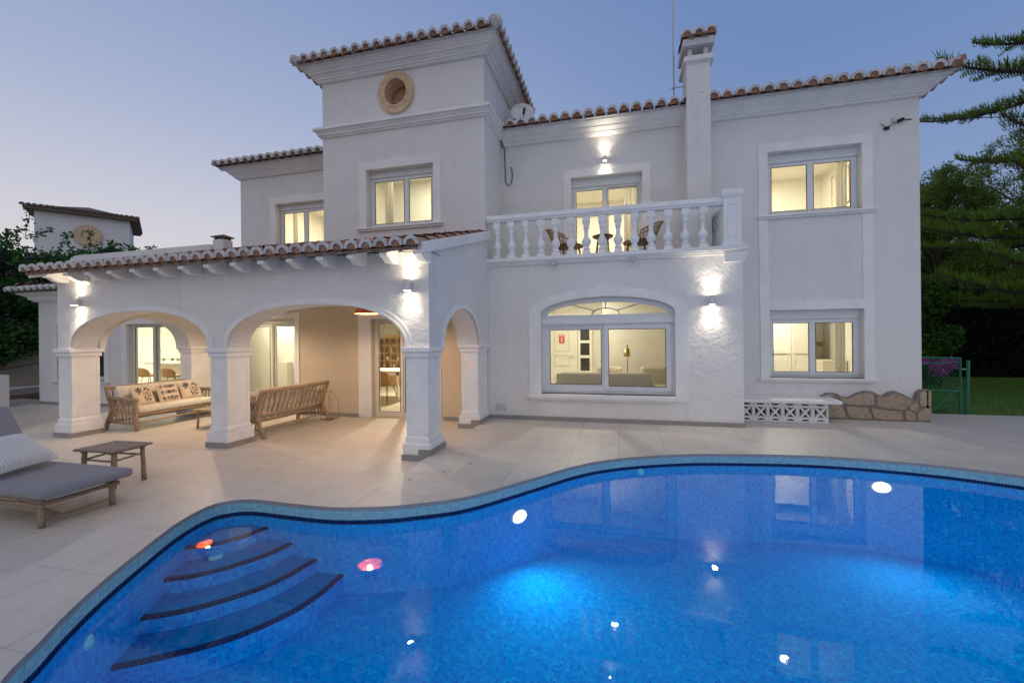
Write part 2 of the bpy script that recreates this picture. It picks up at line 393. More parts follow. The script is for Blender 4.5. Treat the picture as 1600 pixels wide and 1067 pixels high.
# ================================================================ POOL + DECK
outline = [(6.3,4.3),(5.7,4.95),(5.0,5.45),(4.23,5.84),(3.5,6.13),(2.44,6.25),(1.32,6.11),(.73,5.96),(.14,5.70),(-.27,5.43),(-.59,5.10),(-.9,4.68),(-1.32,4.12),(-1.56,3.87),(-1.87,3.68),
 (-2.13,3.55),(-2.47,3.45),(-2.72,3.42),(-3.08,3.42),(-3.5,3.42),(-3.69,3.33),(-3.76,3.17),(-3.68,2.83),(-3.47,2.40),(-3.27,2.03),(-3.09,1.75),(-2.93,1.54),(-2.72,1.28),(-2.2,.95),(-1.2,.75),(0,.7),(1.5,.3),(3,-.4),(4.8,-.8),(6.4,-.2),(7.2,1.2),(7.1,2.9)]
PO = [(p.x, p.y) for p in catmull(outline, 5, True)]
WZ = -.135
# lower terrace boundary (raised slab edge)
edge = [(-2.46, 7.9), (-2.46, 5.2), (-2.48, 4.15), (-2.6, 4.09), (-3.07, 4.06), (-3.58, 4.00), (-4.0, 3.85), (-4.22, 3.6), (-4.28, 3.28), (-4.3, 2.79), (-4.2, 2.55), (-4.08, 2.27), (-4.0, 2.09), (-3.9, 1.7), (-3.75, 1.2), (-3.4, .4), (-3.4, -6)]
b = MB(); raised = edge + [(14, -6), (14, 8.2), (11.5, 10.0), (5.0, 10.0), (5.0, 9.3), (1.9, 9.3), (1.9, 8.0), (-2.46, 8.0)]
b.prism([raised, PO], 'Z', -.03, 0); struct(b.build('pool_deck', 'deck_tile'))
b = MB(); b.prism([raised, PO], 'Z', -.2, -.032); struct(b.build('deck_base', 'skirting_tile'))
b = MB(); b.prism([rect(-24, -2.3, -6, 9.2)], 'Z', -.3, -.08)
# keep the terrace out of the pool: cut the slab along the raised edge instead
b = MB(); b.prism([[(-24, -6)] + [(-3.3, -6), (-3.3, .5), (-3.65, 1.3), (-3.8, 1.8), (-3.95, 2.3), (-4.15, 2.8), (-4.15, 3.5), (-3.9, 3.75), (-3.5, 3.92), (-2.5, 4.0), (-2.36, 4.2), (-2.36, 8.6), (-24, 8.6)]], 'Z', -.29, -.08)
struct(b.build('terrace', 'deck_tile'))
# pool shell: light mosaic band, navy waterline, blue wall, sloping floor
def floor_z(x, y):
    t = min(1, max(0, (x+2.2)/3.6)); t = t*t*(3-2*t); return -.80-.34*t
INS = []
for i in range(len(PO)):
    a_, c_ = Vector(PO[i-1]), Vector(PO[(i+1) % len(PO)]); d_ = (c_-a_).normalized(); n1 = Vector((d_.y, -d_.x))
    if (Vector((1.5, 3))-Vector(PO[i])).dot(n1) < 0: n1 = -n1
    INS.append((PO[i][0]+n1.x*.003, PO[i][1]+n1.y*.003))
per = [0]
for i in range(len(PO)): a, c = PO[i], PO[(i+1) % len(PO)]; per.append(per[-1]+math.hypot(a[0]-c[0], a[1]-c[1]))
def band(name, z0, z1, mat_, off=0, floor=False):
    me = bpy.data.meshes.new(name); vs = []; fs = []; uvs = []
    n = len(PO)
    for i in range(n+1):
        p = INS[i % n]; zb = floor_z(*p)-.02 if floor else z1
        vs += [(p[0], p[1], z0), (p[0], p[1], zb)]; uvs += [(per[i], z0), (per[i], zb)]
    for i in range(n): fs.append((2*i, 2*i+1, 2*i+3, 2*i+2))
    me.from_pydata(vs, [], fs); ul = me.uv_layers.new(name='UVMap'); me.materials.append(MATS[mat_])
    for lo in me.loops: ul.data[lo.index].uv = uvs[lo.vertex_index]
    o = bpy.data.objects.new(name, me); COL.objects.link(o); return o
POfull = PO
pool = thing('swimming_pool', 'freeform swimming pool lined with blue mosaic tiles in front of the white villa', 'swimming pool', (1.5, 3, 0))
def under(o, p): o.parent = p; o.matrix_parent_inverse = Matrix.Translation(-Vector(p.location)); return o
under(band('coping_edge', -.0005, -.036, 'skirting_tile'), pool)
under(band('tile_band', -.036, -.118, 'mosaic_light'), pool)
under(band('waterline_strip', -.118, -.162, 'mosaic_navy'), pool)
under(band('pool_wall', -.162, 0, 'mosaic_wall', floor=True), pool)
gx = np.linspace(-4.2, 7.8, 61); gy = np.linspace(-1.4, 6.8, 42); b = MB()
vs = [(x, y, floor_z(x, y)) for y in gy for x in gx]; nx = len(gx)
b.smooth = True; b.add(vs, [(j*nx+i, j*nx+i+1, (j+1)*nx+i+1, (j+1)*nx+i) for j in range(len(gy)-1) for i in range(nx-1)])
b.build('pool_floor', 'mosaic_blue', pool, uv=lambda c: (c.x, c.y))
# steps
S = [([(-3.9,2.84),(-3.8,2.88),(-3.54,3.02),(-3.41,3.18),(-3.31,3.44),(-3.27,3.6)], -.255, (-5, 2.8)),
     ([(-3.9,2.56),(-3.72,2.61),(-3.44,2.74),(-3.25,2.93),(-3.10,3.18),(-3.03,3.46),(-3.02,3.65)], -.375, 0),
     ([(-3.8,2.26),(-3.57,2.34),(-3.27,2.50),(-3.02,2.74),(-2.84,3.03),(-2.76,3.46),(-2.76,3.7)], -.495, 0),
     ([(-3.6,1.97),(-3.37,2.06),(-3.07,2.25),(-2.78,2.49),(-2.59,2.78),(-2.50,3.08),(-2.50,3.5),(-2.52,3.7)], -.615, 0)]
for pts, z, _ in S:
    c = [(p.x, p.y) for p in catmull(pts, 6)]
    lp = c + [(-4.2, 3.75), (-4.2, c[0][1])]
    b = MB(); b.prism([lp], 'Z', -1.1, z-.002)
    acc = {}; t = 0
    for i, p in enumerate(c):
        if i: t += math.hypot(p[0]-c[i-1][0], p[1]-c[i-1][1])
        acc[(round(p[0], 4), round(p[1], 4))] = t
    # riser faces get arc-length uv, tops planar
    st = b.build('step', ['mosaic_tread_shaded', 'mosaic_wall'], pool, uv=lambda c_: (c_.x, c_.y))
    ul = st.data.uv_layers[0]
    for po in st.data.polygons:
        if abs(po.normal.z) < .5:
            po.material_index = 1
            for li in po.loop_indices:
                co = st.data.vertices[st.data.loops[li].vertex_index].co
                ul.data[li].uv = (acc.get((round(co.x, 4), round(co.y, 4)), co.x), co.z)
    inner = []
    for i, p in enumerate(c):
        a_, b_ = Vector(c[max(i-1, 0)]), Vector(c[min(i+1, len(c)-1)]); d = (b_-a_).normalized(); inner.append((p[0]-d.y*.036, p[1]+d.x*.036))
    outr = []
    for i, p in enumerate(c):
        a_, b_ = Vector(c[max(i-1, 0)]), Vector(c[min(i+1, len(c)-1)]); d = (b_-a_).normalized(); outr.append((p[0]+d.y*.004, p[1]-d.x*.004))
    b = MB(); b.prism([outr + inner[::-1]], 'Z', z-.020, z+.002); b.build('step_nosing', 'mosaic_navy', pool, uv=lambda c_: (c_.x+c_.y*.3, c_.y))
b = MB(); b.prism([[(p[0], p[1]) for p in PO]], 'Z', 0, 0)
me = bpy.data.meshes.new('pool_water'); lp = [[Vector((p[0], p[1], 0)) for p in PO]]
me.from_pydata([(p[0], p[1], WZ) for p in PO], [], [tuple(t) for t in tessellate_polygon(lp)]); me.materials.append(MATS['water'])
wo = bpy.data.objects.new('pool_water', me); COL.objects.link(wo); wo['kind'] = 'structure'
bm = bmesh.new(); bm.from_mesh(me); bmesh.ops.recalc_face_normals(bm, faces=bm.faces)
if sum(f.normal.z for f in bm.faces) < 0: bmesh.ops.reverse_faces(bm, faces=bm.faces)
bm.to_mesh(me); bm.free()
# pool lamps and inlets
def near_out(x, y):
    i = min(range(len(PO)), key=lambda k: (PO[k][0]-x)**2+(PO[k][1]-y)**2); p = Vector(PO[i]); d = (Vector(PO[(i+1) % len(PO)])-Vector(PO[i-1])).normalized()
    n_ = Vector((d.y, -d.x)); c = Vector((1.5, 3)); n_ = n_ if (c-p).dot(n_) > 0 else -n_; return p, n_
def pool_lamp(x, y, z, label, e, aim=None, tilt=-.55):
    p, n_ = near_out(x, y); t = thing('pool_lamp', label, 'pool lamp', (p.x, p.y, z), 'round lamps set in the pool wall')
    rr = Vector((n_.x, n_.y, 0)); u = Vector((-n_.y, n_.x, 0))
    def disc(r, o0, o1, mat_, nm):
        b_ = MB(); vs = []; 
        for o_ in (o0, o1):
            for k in range(24): a = 2*PI*k/24; q_ = Vector((p.x, p.y, z))+rr*o_+u*r*cos(a)+Vector((0, 0, .68*r*sin(a))); vs.append(q_)
        b_.add(vs, [tuple(range(24)), tuple(range(47, 23, -1))]+[(k, (k+1) % 24, 24+(k+1) % 24, 24+k) for k in range(24)]); b_.build(nm, mat_, t)
    disc(.105, 0, .02, 'satin_white', 'bezel'); disc(.082, .02, .028, 'pool_lamp_glow', 'lens')
    d = aim if aim else (n_.x, n_.y, tilt)
    lamp('SPOT', 'pool_light', (p.x+n_.x*.10, p.y+n_.y*.10, z), e, (.80, .93, 1), t, .12, d, 172, 1.0)
pool_lamp(-1.1, 4.38, -.36, 'glowing white lamp in the pool wall at the inward bend near the steps', 40, aim=(.8, -.75, -.35))
pool_lamp(3.2, 6.2, -.33, 'glowing white lamp in the far right stretch of the pool wall', 45, tilt=-.15)
pool_lamp(4.5, -.78, -.45, 'unseen fill lamp added in the near pool wall at the right', 200, tilt=.05)  # out of frame, added to even out the light in the water
pool_lamp(-1.6, .83, -.5, 'unseen fill lamp added in the near pool wall at the left', 22, tilt=.0)  # second added fill lamp, also out of frame
for (x, y, z, lb) in ((-3.2, 1.9, -.3, 'round turquoise water inlet low on the left pool wall'), (.25, 5.74, -.2, 'small turquoise water inlet in the back pool wall'), ):
    p, n_ = near_out(x, y); b = MB(); b.lathe([(0, .02), (.018, .02), (.02, .012), (.03, .014), (.042, .006), (.045, 0)], seg=20)
    o = b.build('pool_inlet', 'pool_fitting'); o.location = (p.x+n_.x*.004, p.y+n_.y*.004, z); o.rotation_euler = Vector((n_.x, n_.y, 0)).to_track_quat('Z', 'Y').to_euler(); tag(o, lb, 'pool inlet', 'round inlets of the pool')
b = MB(); b.lathe([(.055, 0), (.052, .012), (.035, .018), (.03, .01), (0, .01)], seg=20); o = b.build('pool_inlet', 'pool_fitting'); o.location = (-3.47, 3.12, -.372)
o.location = (-3.50, 3.03, -.374); tag(o, 'round turquoise fitting lying flat on a tread of the pool steps', 'pool inlet', 'round inlets of the pool')

# ================================================================ GROUND
b = MB(); b.add([(-300, -300, -.36), (300, -300, -.36), (300, 300, -.36), (-300, 300, -.36)], [(0, 1, 2, 3)])
# ground sheet has a pit under the pool
lp = [[Vector((-400, -400, 0)), Vector((400, -400, 0)), Vector((400, 400, 0)), Vector((-400, 400, 0))], [Vector((-4.6, -1.8, 0)), Vector((8.2, -1.8, 0)), Vector((8.2, 7.2, 0)), Vector((-4.6, 7.2, 0))]]
fl = [p for l in lp for p in l]; me = bpy.data.meshes.new('ground'); me.from_pydata([(p.x, p.y, -.36) for p in fl], [], [tuple(t) for t in tessellate_polygon(lp)]); me.materials.append(MATS['earth'])
g = bpy.data.objects.new('ground', me); COL.objects.link(g); struct(g)
b = MB(); b.box(-5, 8.6, -2.2, 7.6, -1.6, -1.5); struct(b.build('pool_pit', 'earth'))
b = MB(); b.prism([[(5.4, 10.0), (11.5, 10.0), (14, 8.2), (40, 8.2), (40, 45), (5.4, 45)]], 'Z', -.2, -.03); struct(b.build('lawn', 'lawn_soil'))
# grass blades (stuff)
n = 42000; xs = RNG.uniform(5.6, 20, n); ys = 10.02+RNG.power(1.0, n)*8.5; ok = (ys < 18.5); xs, ys = xs[ok], ys[ok]
b = MB(); vs = []; fs = []
for i, (x, y) in enumerate(zip(xs, ys)):
    a = random.random()*PI; h = random.uniform(.03, .075); wd = .006+.0006*(y-10); dx, dy = cos(a)*wd, sin(a)*wd; lx, ly = random.uniform(-.03, .03), random.uniform(-.03, .03)
    vs += [(x-dx, y-dy, -.03), (x+dx, y+dy, -.03), (x+lx, y+ly, -.03+h)]; fs.append((3*i, 3*i+1, 3*i+2))
b.add(vs, fs); o = b.build('grass', 'grass_blade', fix=False); o['kind'] = 'stuff'; tag(o, 'short mown lawn beyond the green gate', 'grass')

# ================================================================ VILLA
V = thing('villa', 'white two-storey villa with clay tiled roofs, arcaded porch, square tower and balcony', 'house', (0, 9, 0))
def ring_surround(x0, x1, z0, z1, wd, key=True, bottom=False, ear=True):
    """outer loop with keystone bump, inner loop"""
    zc = z1+wd; m_ = (x0+x1)/2
    o = [(x0-wd, z0), (x0-wd, zc)]
    if key: o += [(m_-.17, zc), (m_-.17, zc+.045), (m_+.17, zc+.045), (m_+.17, zc)]
    o += [(x1+wd, zc), (x1+wd, z0)]
    return o + [(x1, z0), (x1, z1), (x0, z1), (x0, z0)]
def window(y, x0, x1, z0, z1, rec=.24, sh=.17, cols=2, sill=True, key=True, wd=.165, doors=False, mat_='aluminium', fw=.05, sw=.055, curtains=None, frameonly=False, mullions=None):
    """surround, reveal sits in the wall; frame part with panes, shutter box, sill as sub-parts"""
    yf = y+rec-.07
    b = MB(); b.prism([rect(x0, x1, z0, z1-sh if sh else z1), rect(x0+fw, x1-fw, z0+fw, (z1-sh if sh else z1)-.03)], 'Y', yf, yf+.09)
    W = b.build('window', mat_, V, bevel=.004)
    zt = (z1-sh if sh else z1)-.03; xs = [x0+fw] + (mullions or [x0+fw+(x1-x0-2*fw)*k/cols for k in range(1, cols)]) + [x1-fw]
    b = MB()
    for k in range(len(xs)-1):
        a, c = xs[k]-.004, xs[k+1]+.004; yo = yf-.012 if k % 2 == 0 or not doors else yf+.03
        b.prism([rect(a, c, z0+fw-.004, zt+.004), rect(a+sw, c-sw, z0+fw+sw, zt-sw*.8)], 'Y', yo, yo+.05)
    W2 = b.build('sash', mat_, W, bevel=.004)
    b = MB()
    for k in range(len(xs)-1): a, c = xs[k], xs[k+1]; b.prism([rect(a+sw-.001, c-sw+.001, z0+fw+sw-.001, zt-sw*.8+.001), rect(a+sw+.007, c-sw-.007, z0+fw+sw+.007, zt-sw*.8-.007)], 'Y', yf-.016, yf-.003)
    b.build('gasket', 'rubber_gasket', W)
    b = MB()
    for k in range(len(xs)-1):
        a, c = xs[k]+sw, xs[k+1]-sw; b.add([(a, yf+.02, z0+fw+sw), (c, yf+.02, z0+fw+sw), (c, yf+.02, zt-sw*.8), (a, yf+.02, zt-sw*.8)], [(0, 1, 2, 3)])
    b.build('pane', 'window_glass', W, fix=False)
    if sh:
        b = MB(); b.box(x0, x1, yf-.03, yf+.12, z1-sh, z1)
        for k in range(3): b.box(x0+.002, x1-.002, yf-.036, yf-.03, z1-sh+.012+k*.05, z1-sh+.05+k*.05)
        b.build('shutter_box', mat_, W, bevel=.003)
    if wd:
        b = MB(); b.prism([ring_surround(x0, x1, z0, z1, wd, key)], 'Y', y-.022, y+.001); b.build('window_surround', 'white_trim', W, bevel=.006)
    if sill:
        b = MB(); b.box(x0-wd-.04, x1+wd+.04, y-.085, y+rec-.07, z0-.035, z0-.0); b.box(x0-wd-.015, x1+wd+.015, y-.055, y+.002, z0-.07, z0-.035)
        b.build('window_sill', 'white_trim', W, bevel=.006)
    return W

# --- front walls
RU = (2.78, 4.32, 3.83, 5.04); RLw = (2.79, 4.33, .735, 2.02); BD = (-.97, .48, 3.06, 4.93)
b = MB(); b.prism([[(1.9, 0), (5.2, 0), (5.2, 6.0), (-2.56, 6.0), (-2.56, 2.9), (1.9, 2.9)], rect(*RU), rect(*RLw), rect(*BD)], 'Y', 9.13, 9.38)
b.box(5.02, 5.2, 9.38, 13.4, 0, 6.0); b.box(-2.56, 5.2, 13.4, 13.6, 0, 6.0); b.build('wall', 'stucco', V)
cxl, rxl = -.245, 1.185
live = [(-1.43, .50), (.94, .50), (.94, 1.98)] + [(p[0], p[1]) for p in arc(cxl, 1.98, 1.185, .30, 0, 180, 28)][1:-1] + [(-1.43, 1.98)]
b = MB(); b.prism([rect(-2.56, 2.02, 0, 2.98), live], 'Y', 7.91, 8.15); b.box(1.85, 2.02, 8.15, 9.13, 0, 2.98); b.build('wall', 'stucco_rough', V)
TW = (-5.09, -3.58, 3.86, 5.06); D3 = (-5.01, -3.75, -.075, 1.96)
oc = arc(-4.37, 6.57, .25, .27, 0, 360, 32)[:-1]
b = MB(); b.prism([rect(-6.13, -2.5, 2.5, 7.07), rect(*TW), oc], 'Y', 7.9, 8.14)
b.box(-2.7, -2.5, 8.14, 10.2, 3.0, 7.07); b.box(-6.13, -5.93, 8.14, 10.2, 3.0, 7.07); b.box(-6.13, -2.5, 10.2, 10.4, 3.0, 7.07); b.build('tower_wall', 'stucco', V)
b = MB(); MS = (-8.5, -6.89, -.075, 2.03)
b.prism([rect(-9.4, -2.5, -.08, 2.5), rect(*D3), rect(*MS)], 'Y', 7.9, 8.14); b.build('porch_back_wall', 'plaster_cream', V)
b = MB(); b.box(-6.6, -5.5, 7.893, 7.9, .93, .945); b.build('wall_band', 'plaster_cream', V)
LB = (-8.50, -7.0, 3.9, 5.02)
b = MB(); b.prism([rect(-9.6, -6.13, 2.9, 5.95), rect(*LB)], 'Y', 9.13, 9.38); b.box(-9.6, -9.4, 9.38, 13, 2.9, 5.95); b.box(-9.6, -6.13, 13, 13.2, 2.9, 5.95); b.build('wall', 'stucco', V)
LW1 = (-14.3, -12.63, .56, 2.0); LW2 = (-11.87, -10.0, -.075, 1.98)
b = MB(); b.prism([rect(-15.0, -9.4, -.08, 2.78), rect(*LW1), rect(*LW2)], 'Y', 7.95, 8.18); b.box(-15.0, -14.8, 8.18, 14.5, -.08, 2.78); b.box(-15.0, -9.4, 14.5, 14.7, -.08, 2.78)
b.box(-14.9, -9.4, 8.0, 14.6, 2.85, 2.95); b.build('wing_wall', 'stucco_smooth', V)

# --- skirtings
for bx_ in ((-2.44, 2.018, 7.892, 7.912, 0, .075), (2.018, 2.035, 7.892, 8.6, 0, .075), (-15.02, -9.42, 7.932, 7.952, -.08, -.005), (-9.4, -8.66, 7.882, 7.902, -.08, 0), (-6.75, -5.33, 7.882, 7.902, -.08, 0), (-3.4, -2.9, 7.882, 7.902, -.08, 0)):
    b = MB(); b.box(*bx_); b.build('skirting', 'skirting_tile', V)
for k in range(8): b = MB(); b.box(-2.43+.607*k, -2.427+.607*k, 7.890, 7.893, 0, .076); b.build('skirting_joint', 'mortar_joint', V)

# --- windows
w1 = window(9.13, *RU, mullions=[3.55]); w2 = window(9.13, *RLw, mullions=[3.56], key=True)
# strips linking the two right windows
for x_ in (2.615, 4.32): b = MB(); b.box(x_, x_+.165, 9.112, 9.131, 2.185, 3.76); b.build('wall_strip', 'white_trim', V, bevel=.005)
window(9.13, *BD, sh=.17, sill=False, key=False, doors=True, mullions=[-.26], fw=.04)
window(7.9, *TW, sh=.13, mullions=[-4.25])
window(9.13, *LB, sh=.13, mullions=[-7.72])
window(7.95, *LW1, sh=0, mullions=[-13.3], key=False)
window(7.95, *LW2, sh=.0, doors=True, mullions=[-11.12], sill=False, key=False, mat_='aluminium_cream', rec=.2)
window(7.9, *MS, sh=.1, doors=True, mullions=[-7.6], sill=False, key=False, mat_='aluminium_cream', rec=.2, wd=.12)
window(7.9, *D3, sh=0, doors=True, mullions=[-4.36], sill=False, key=False, mat_='aluminium_cream', rec=.2, wd=.3)
# living room arched window
y = 7.91
b = MB()
so = [(-1.66, .40), (-1.66, 2.10)] + arc(cxl, 1.98, 1.415, .46, 164, 97, 14) + [(cxl-.17, 2.50), (cxl+.17, 2.50)] + arc(cxl, 1.98, 1.415, .46, 83, 16, 14) + [(1.165, 2.10), (1.165, .40)]
si = [(.94, .40), (.94, 1.98)] + arc(cxl, 1.98, 1.185, .30, 0, 180, 28)[1:-1] + [(-1.43, 1.98), (-1.43, .40)]
b.prism([so + si], 'Y', y-.025, y+.001)
LWN = b.build('window', 'white_trim', V, bevel=.006)
b = MB(); b.box(-1.70, .93, y-.10, y+.16, .425, .50); b.box(-1.67, .90, y-.06, y+.005, .385, .425); b.build('window_sill', 'white_trim', LWN, bevel=.006)
yf = y+.14; b = MB()
b.prism([rect(-1.44, .95, .49, 1.81), rect(-1.38, .89, .56, 1.76)], 'Y', yf, yf+.09)
b.prism([rect(-1.432, .942, 1.795, 1.90)], 'Y', yf-.05, yf+.1)
ar = arc(cxl, 1.965, 1.20, .31, 0, 180, 28); ari = arc(cxl, 1.955, 1.08, .235, 2, 178, 28)
b.prism([[(.955, 1.89)] + ar + [(-1.445, 1.89)], ari], 'Y', yf, yf+.07)
b.build('frame', 'aluminium', LWN, bevel=.004)
b = MB(); b.prism([rect(-1.388, -.25, .553, 1.768), rect(-1.29, -.33, .66, 1.69)], 'Y', yf+.035, yf+.075); b.prism([rect(-.28, .898, .553, 1.768), rect(-.20, .80, .64, 1.69)], 'Y', yf-.01, yf+.03)
b.build('sash', 'aluminium', LWN, bevel=.004)
b = MB(); b.prism([rect(-1.29, -.33, .66, 1.69), rect(-1.281, -.339, .669, 1.681)], 'Y', yf+.03, yf+.05); b.prism([rect(-.20, .80, .64, 1.69), rect(-.191, .791, .649, 1.681)], 'Y', yf-.014, yf+.01); b.build('gasket', 'rubber_gasket', LWN)
b = MB(); b.add([(-1.3, yf+.06, .6), (-.3, yf+.06, .6), (-.3, yf+.06, 1.7), (-1.3, yf+.06, 1.7)], [(0, 1, 2, 3)]); b.add([(-.21, yf+.02, .6), (.81, yf+.02, .6), (.81, yf+.02, 1.7), (-.21, yf+.02, 1.7)], [(0, 1, 2, 3)])
b.add([(p[0], yf+.04, p[1]) for p in ari], [tuple(range(len(ari)))]); b.build('pane', 'window_glass', LWN, fix=False)
b = MB(); b.tube([(p[0], yf+.03, p[1]) for p in arc(cxl, 1.965, .25, .115, 0, 180, 14)], .011, 6)
for a_ in (38, 90, 142):
    q_ = (cxl+.25*cos(rad(a_)), 1.965+.115*sin(rad(a_))); r_ = {38: (cxl+.60, 2.145), 90: (cxl, 2.20), 142: (cxl-.60, 2.145)}[a_]; b.tube([(q_[0], yf+.03, q_[1]), (r_[0], yf+.03, r_[1])], .011, 6)
b.build('glazing_bar', 'grey_metal', LWN)

# --- cornices
CP = [(5.75, 5.785, .06, .09), (5.785, 5.81, .11, .11), (5.81, 5.86, .11, .17), (5.86, 5.885, .19, .19), (5.885, 5.945, .19, .28), (5.945, 5.985, .31, .31)]
def cornice(x0, x1, y0, y1, dz=0, prof=CP, mat_='white_trim', name='cornice'):
    b_ = MB()
    for z0, z1, a, c in prof: b_.frus(x0, x1, y0, y1, z0+dz, z1+dz-.0007, a, c)
    return b_.build(name, mat_, V, bevel=.008)
b = MB()
for z0, z1, a, c in CP:   # right block: no overhang at left (x0 kept), overlap at right
    b.add([(-2.46, 9.13-a, z0), (5.2+a, 9.13-a, z0), (5.2+a, 13.6+a, z0), (-2.46, 13.6+a, z0), (-2.46, 9.13-c, z1-.0007), (5.2+c, 9.13-c, z1-.0007), (5.2+c, 13.6+c, z1-.0007), (-2.46, 13.6+c, z1-.0007)],
          [(3,2,1,0),(4,5,6,7),(0,1,5,4),(1,2,6,5),(2,3,7,6),(3,0,4,7)])
b.build('cornice', 'white_trim', V, bevel=.008)
b = MB()
for z0, z1, a, c in CP:
    b.add([(-9.6-a, 9.13-a, z0), (-6.13, 9.13-a, z0), (-6.13, 13.2+a, z0), (-9.6-a, 13.2+a, z0), (-9.6-c, 9.13-c, z1-.0007), (-6.13, 9.13-c, z1-.0007), (-6.13, 13.2+c, z1-.0007), (-9.6-c, 13.2+c, z1-.0007)],
          [(3,2,1,0),(4,5,6,7),(0,1,5,4),(1,2,6,5),(2,3,7,6),(3,0,4,7)])
b.build('cornice', 'white_trim', V, bevel=.008)
TP = [(7.01, 7.05, .06, .09), (7.05, 7.08, .11, .11), (7.08, 7.13, .11, .17), (7.13, 7.16, .20, .20), (7.16, 7.22, .20, .28), (7.22, 7.265, .31, .31)]
cornice(-6.13, -2.5, 7.9, 10.4, 0, TP)
cornice(-6.13, -2.5, 7.9, 9.12, 0, [(5.84, 5.88, .03, .06), (5.88, 5.91, .08, .08), (5.91, 5.97, .08, .13), (5.97, 6.03, .15, .15)], name='string_course')
# oculus ring
b = MB(); b.prism([arc(-4.37, 6.57, .40, .43, 0, 360, 40)[:-1], arc(-4.37, 6.57, .25, .27, 0, 360, 32)[:-1]], 'Y', 7.85, 7.91)
b.prism([arc(-4.37, 6.57, .29, .31, 0, 360, 40)[:-1], arc(-4.37, 6.57, .245, .265, 0, 360, 32)[:-1]], 'Y', 7.835, 8.16); OC = b.build('oculus', 'stone_cap', V, bevel=.01)
b = MB(); b.box(-4.8, -3.95, 8.2, 8.25, 6.2, 7.0); b.build('oculus_back', 'stone_cap', OC)

# --- roof tiles
def tiles(name, origin, du, dv, slope, width, lenf, pitch=.235, r=.098, course=.34, clay='clay_tile', parent=None, ends=True, base=True, maxc=99, rnd=.004, endmat='tile_mortar_end', ed=(-.055, .05)):
    du = Vector(du); dv = Vector(dv); o = Vector(origin); up = Vector((0, 0, 1)); sv = (dv + up*math.tan(slope)).normalized(); nrm = du.cross(sv).normalized()
    if nrm.z < 0: nrm = -nrm
    n_ = int(round(width/pitch)); pitch = width/n_; b_ = MB(); e_ = MB(); b_.smooth = True
    for i in range(n_+1):
        t = i*pitch; Ln = lenf(t)
        if Ln < .15: Ln = .15
        k = 0
        while k*course < Ln and k < maxc:
            s0 = k*course-(.0 if k else .03); s1 = min(k*course+course+.06, Ln+.05); jt = random.uniform(-rnd, rnd); jr = 1+random.uniform(-.03, .03)
            vs = []
            for s_, rr, zo in ((s0, r*1.04*jr, .016), (s1, r*.9*jr, 0.)):
                for q_ in range(8):
                    a = PI*q_/7; vs.append(o+du*(t+jt+rr*cos(a))+sv*s_+nrm*(zo+rr*sin(a)*.95))
            b_.add(vs, [(q_, q_+1, 8+q_+1, 8+q_) for q_ in range(7)])
            k += 1
        if i < n_ and base:
            tt = t+pitch/2; k = 0
            while k*course < Ln and k < 2:
                s0 = k*course-.035; s1 = k*course+course+.05; vs = []
                for s_, rr in ((s0, r*.92), (s1, r*.85)):
                    for q_ in range(6): a = PI+PI*q_/5; vs.append(o+du*(tt+rr*cos(a))+sv*s_+nrm*(.028+rr*sin(a)*.75))
                b_.add(vs, [(q_, q_+1, 6+q_+1, 6+q_) for q_ in range(5)]); k += 1
        if ends:
            ro, ri = r*1.12, r*.77; vs = []
            jr = 1+random.uniform(-.04, .04)
            for s_ in ed:
                for rr, kz in ((ro, 1.2), (ri, 1.12)):
                    for q_ in range(11): a = PI*(.02+.96*q_/10); vs.append(o+du*(t+rr*jr*cos(a))+sv*s_+nrm*(.012+rr*jr*sin(a)*kz))
            f_ = []
            for q_ in range(10):
                f_ += [(q_, q_+1, 11+q_+1, 11+q_), (22+q_, 33+q_, 34+q_, 23+q_), (q_, 22+q_, 23+q_, q_+1), (11+q_, 12+q_, 34+q_, 33+q_)]
            f_ += [(0, 11, 33, 22), (10, 32, 43, 21)]
            e_.add(vs, f_)
            # clay under-tile seen inside the white crescent
            vs = [o+du*(t)+sv*(-.02)+nrm*.0] + [o+du*(t+ri*1.02*cos(PI*q_/8))+sv*(-.02)+nrm*(.004+ri*1.1*sin(PI*q_/8)) for q_ in range(9)]
            b_.smooth = False; b_.add(vs, [(0, q_+1, q_+2) for q_ in range(8)]); b_.smooth = True
    T = b_.build(name, clay, parent, fix=False)
    if ends: e_.build('tile_end', endmat, T if parent else None, world=False)
    return T
SL = rad(17)
# right block: front slope, hip at right; side slope on the right
def plane_under(vs, f, mat_='grey_mortar', name='roof_bed'): b_ = MB(); b_.add(vs, [f]); return b_.build(name, mat_, V, fix=False)
ey = 9.13-.37; ex = 5.2+.33; zE = 5.99; tn = math.tan(SL)
b = MB(); ymid = (ey+13.6+.46)/2; zr = zE+(ymid-ey)*tn; xh = ex-(ymid-ey)
b.add([(-2.46, ey, zE), (ex, ey, zE), (xh, ymid, zr), (-2.46, ymid, zr), (ex, 14.06, zE), (-2.46, 14.06, zE), (-2.46, ey, zE-.02), (ex, ey, zE-.02), (ex, 14.06, zE-.02), (-2.46, 14.06, zE-.02)],
      [(0, 1, 2, 3), (1, 4, 2), (3, 2, 4, 5), (6, 7, 1, 0), (7, 8, 4, 1), (6, 9, 8, 7)])
RF = b.build('roof', 'grey_mortar', V)
tiles('roof_tiles', (-2.42, ey-.02, zE+.015), (1, 0, 0), (0, 1, 0), SL, ex+2.36, lambda t: min(2.6, (ex+2.42-t))/cos(SL), parent=RF)
tiles('roof_tiles', (ex+.02, ey+.05, zE+.015), (0, 1, 0), (-1, 0, 0), SL, 14.0-ey, lambda t: min(2.6, t, 5.3-t)/cos(SL), parent=RF)
b = MB(); b.smooth = True
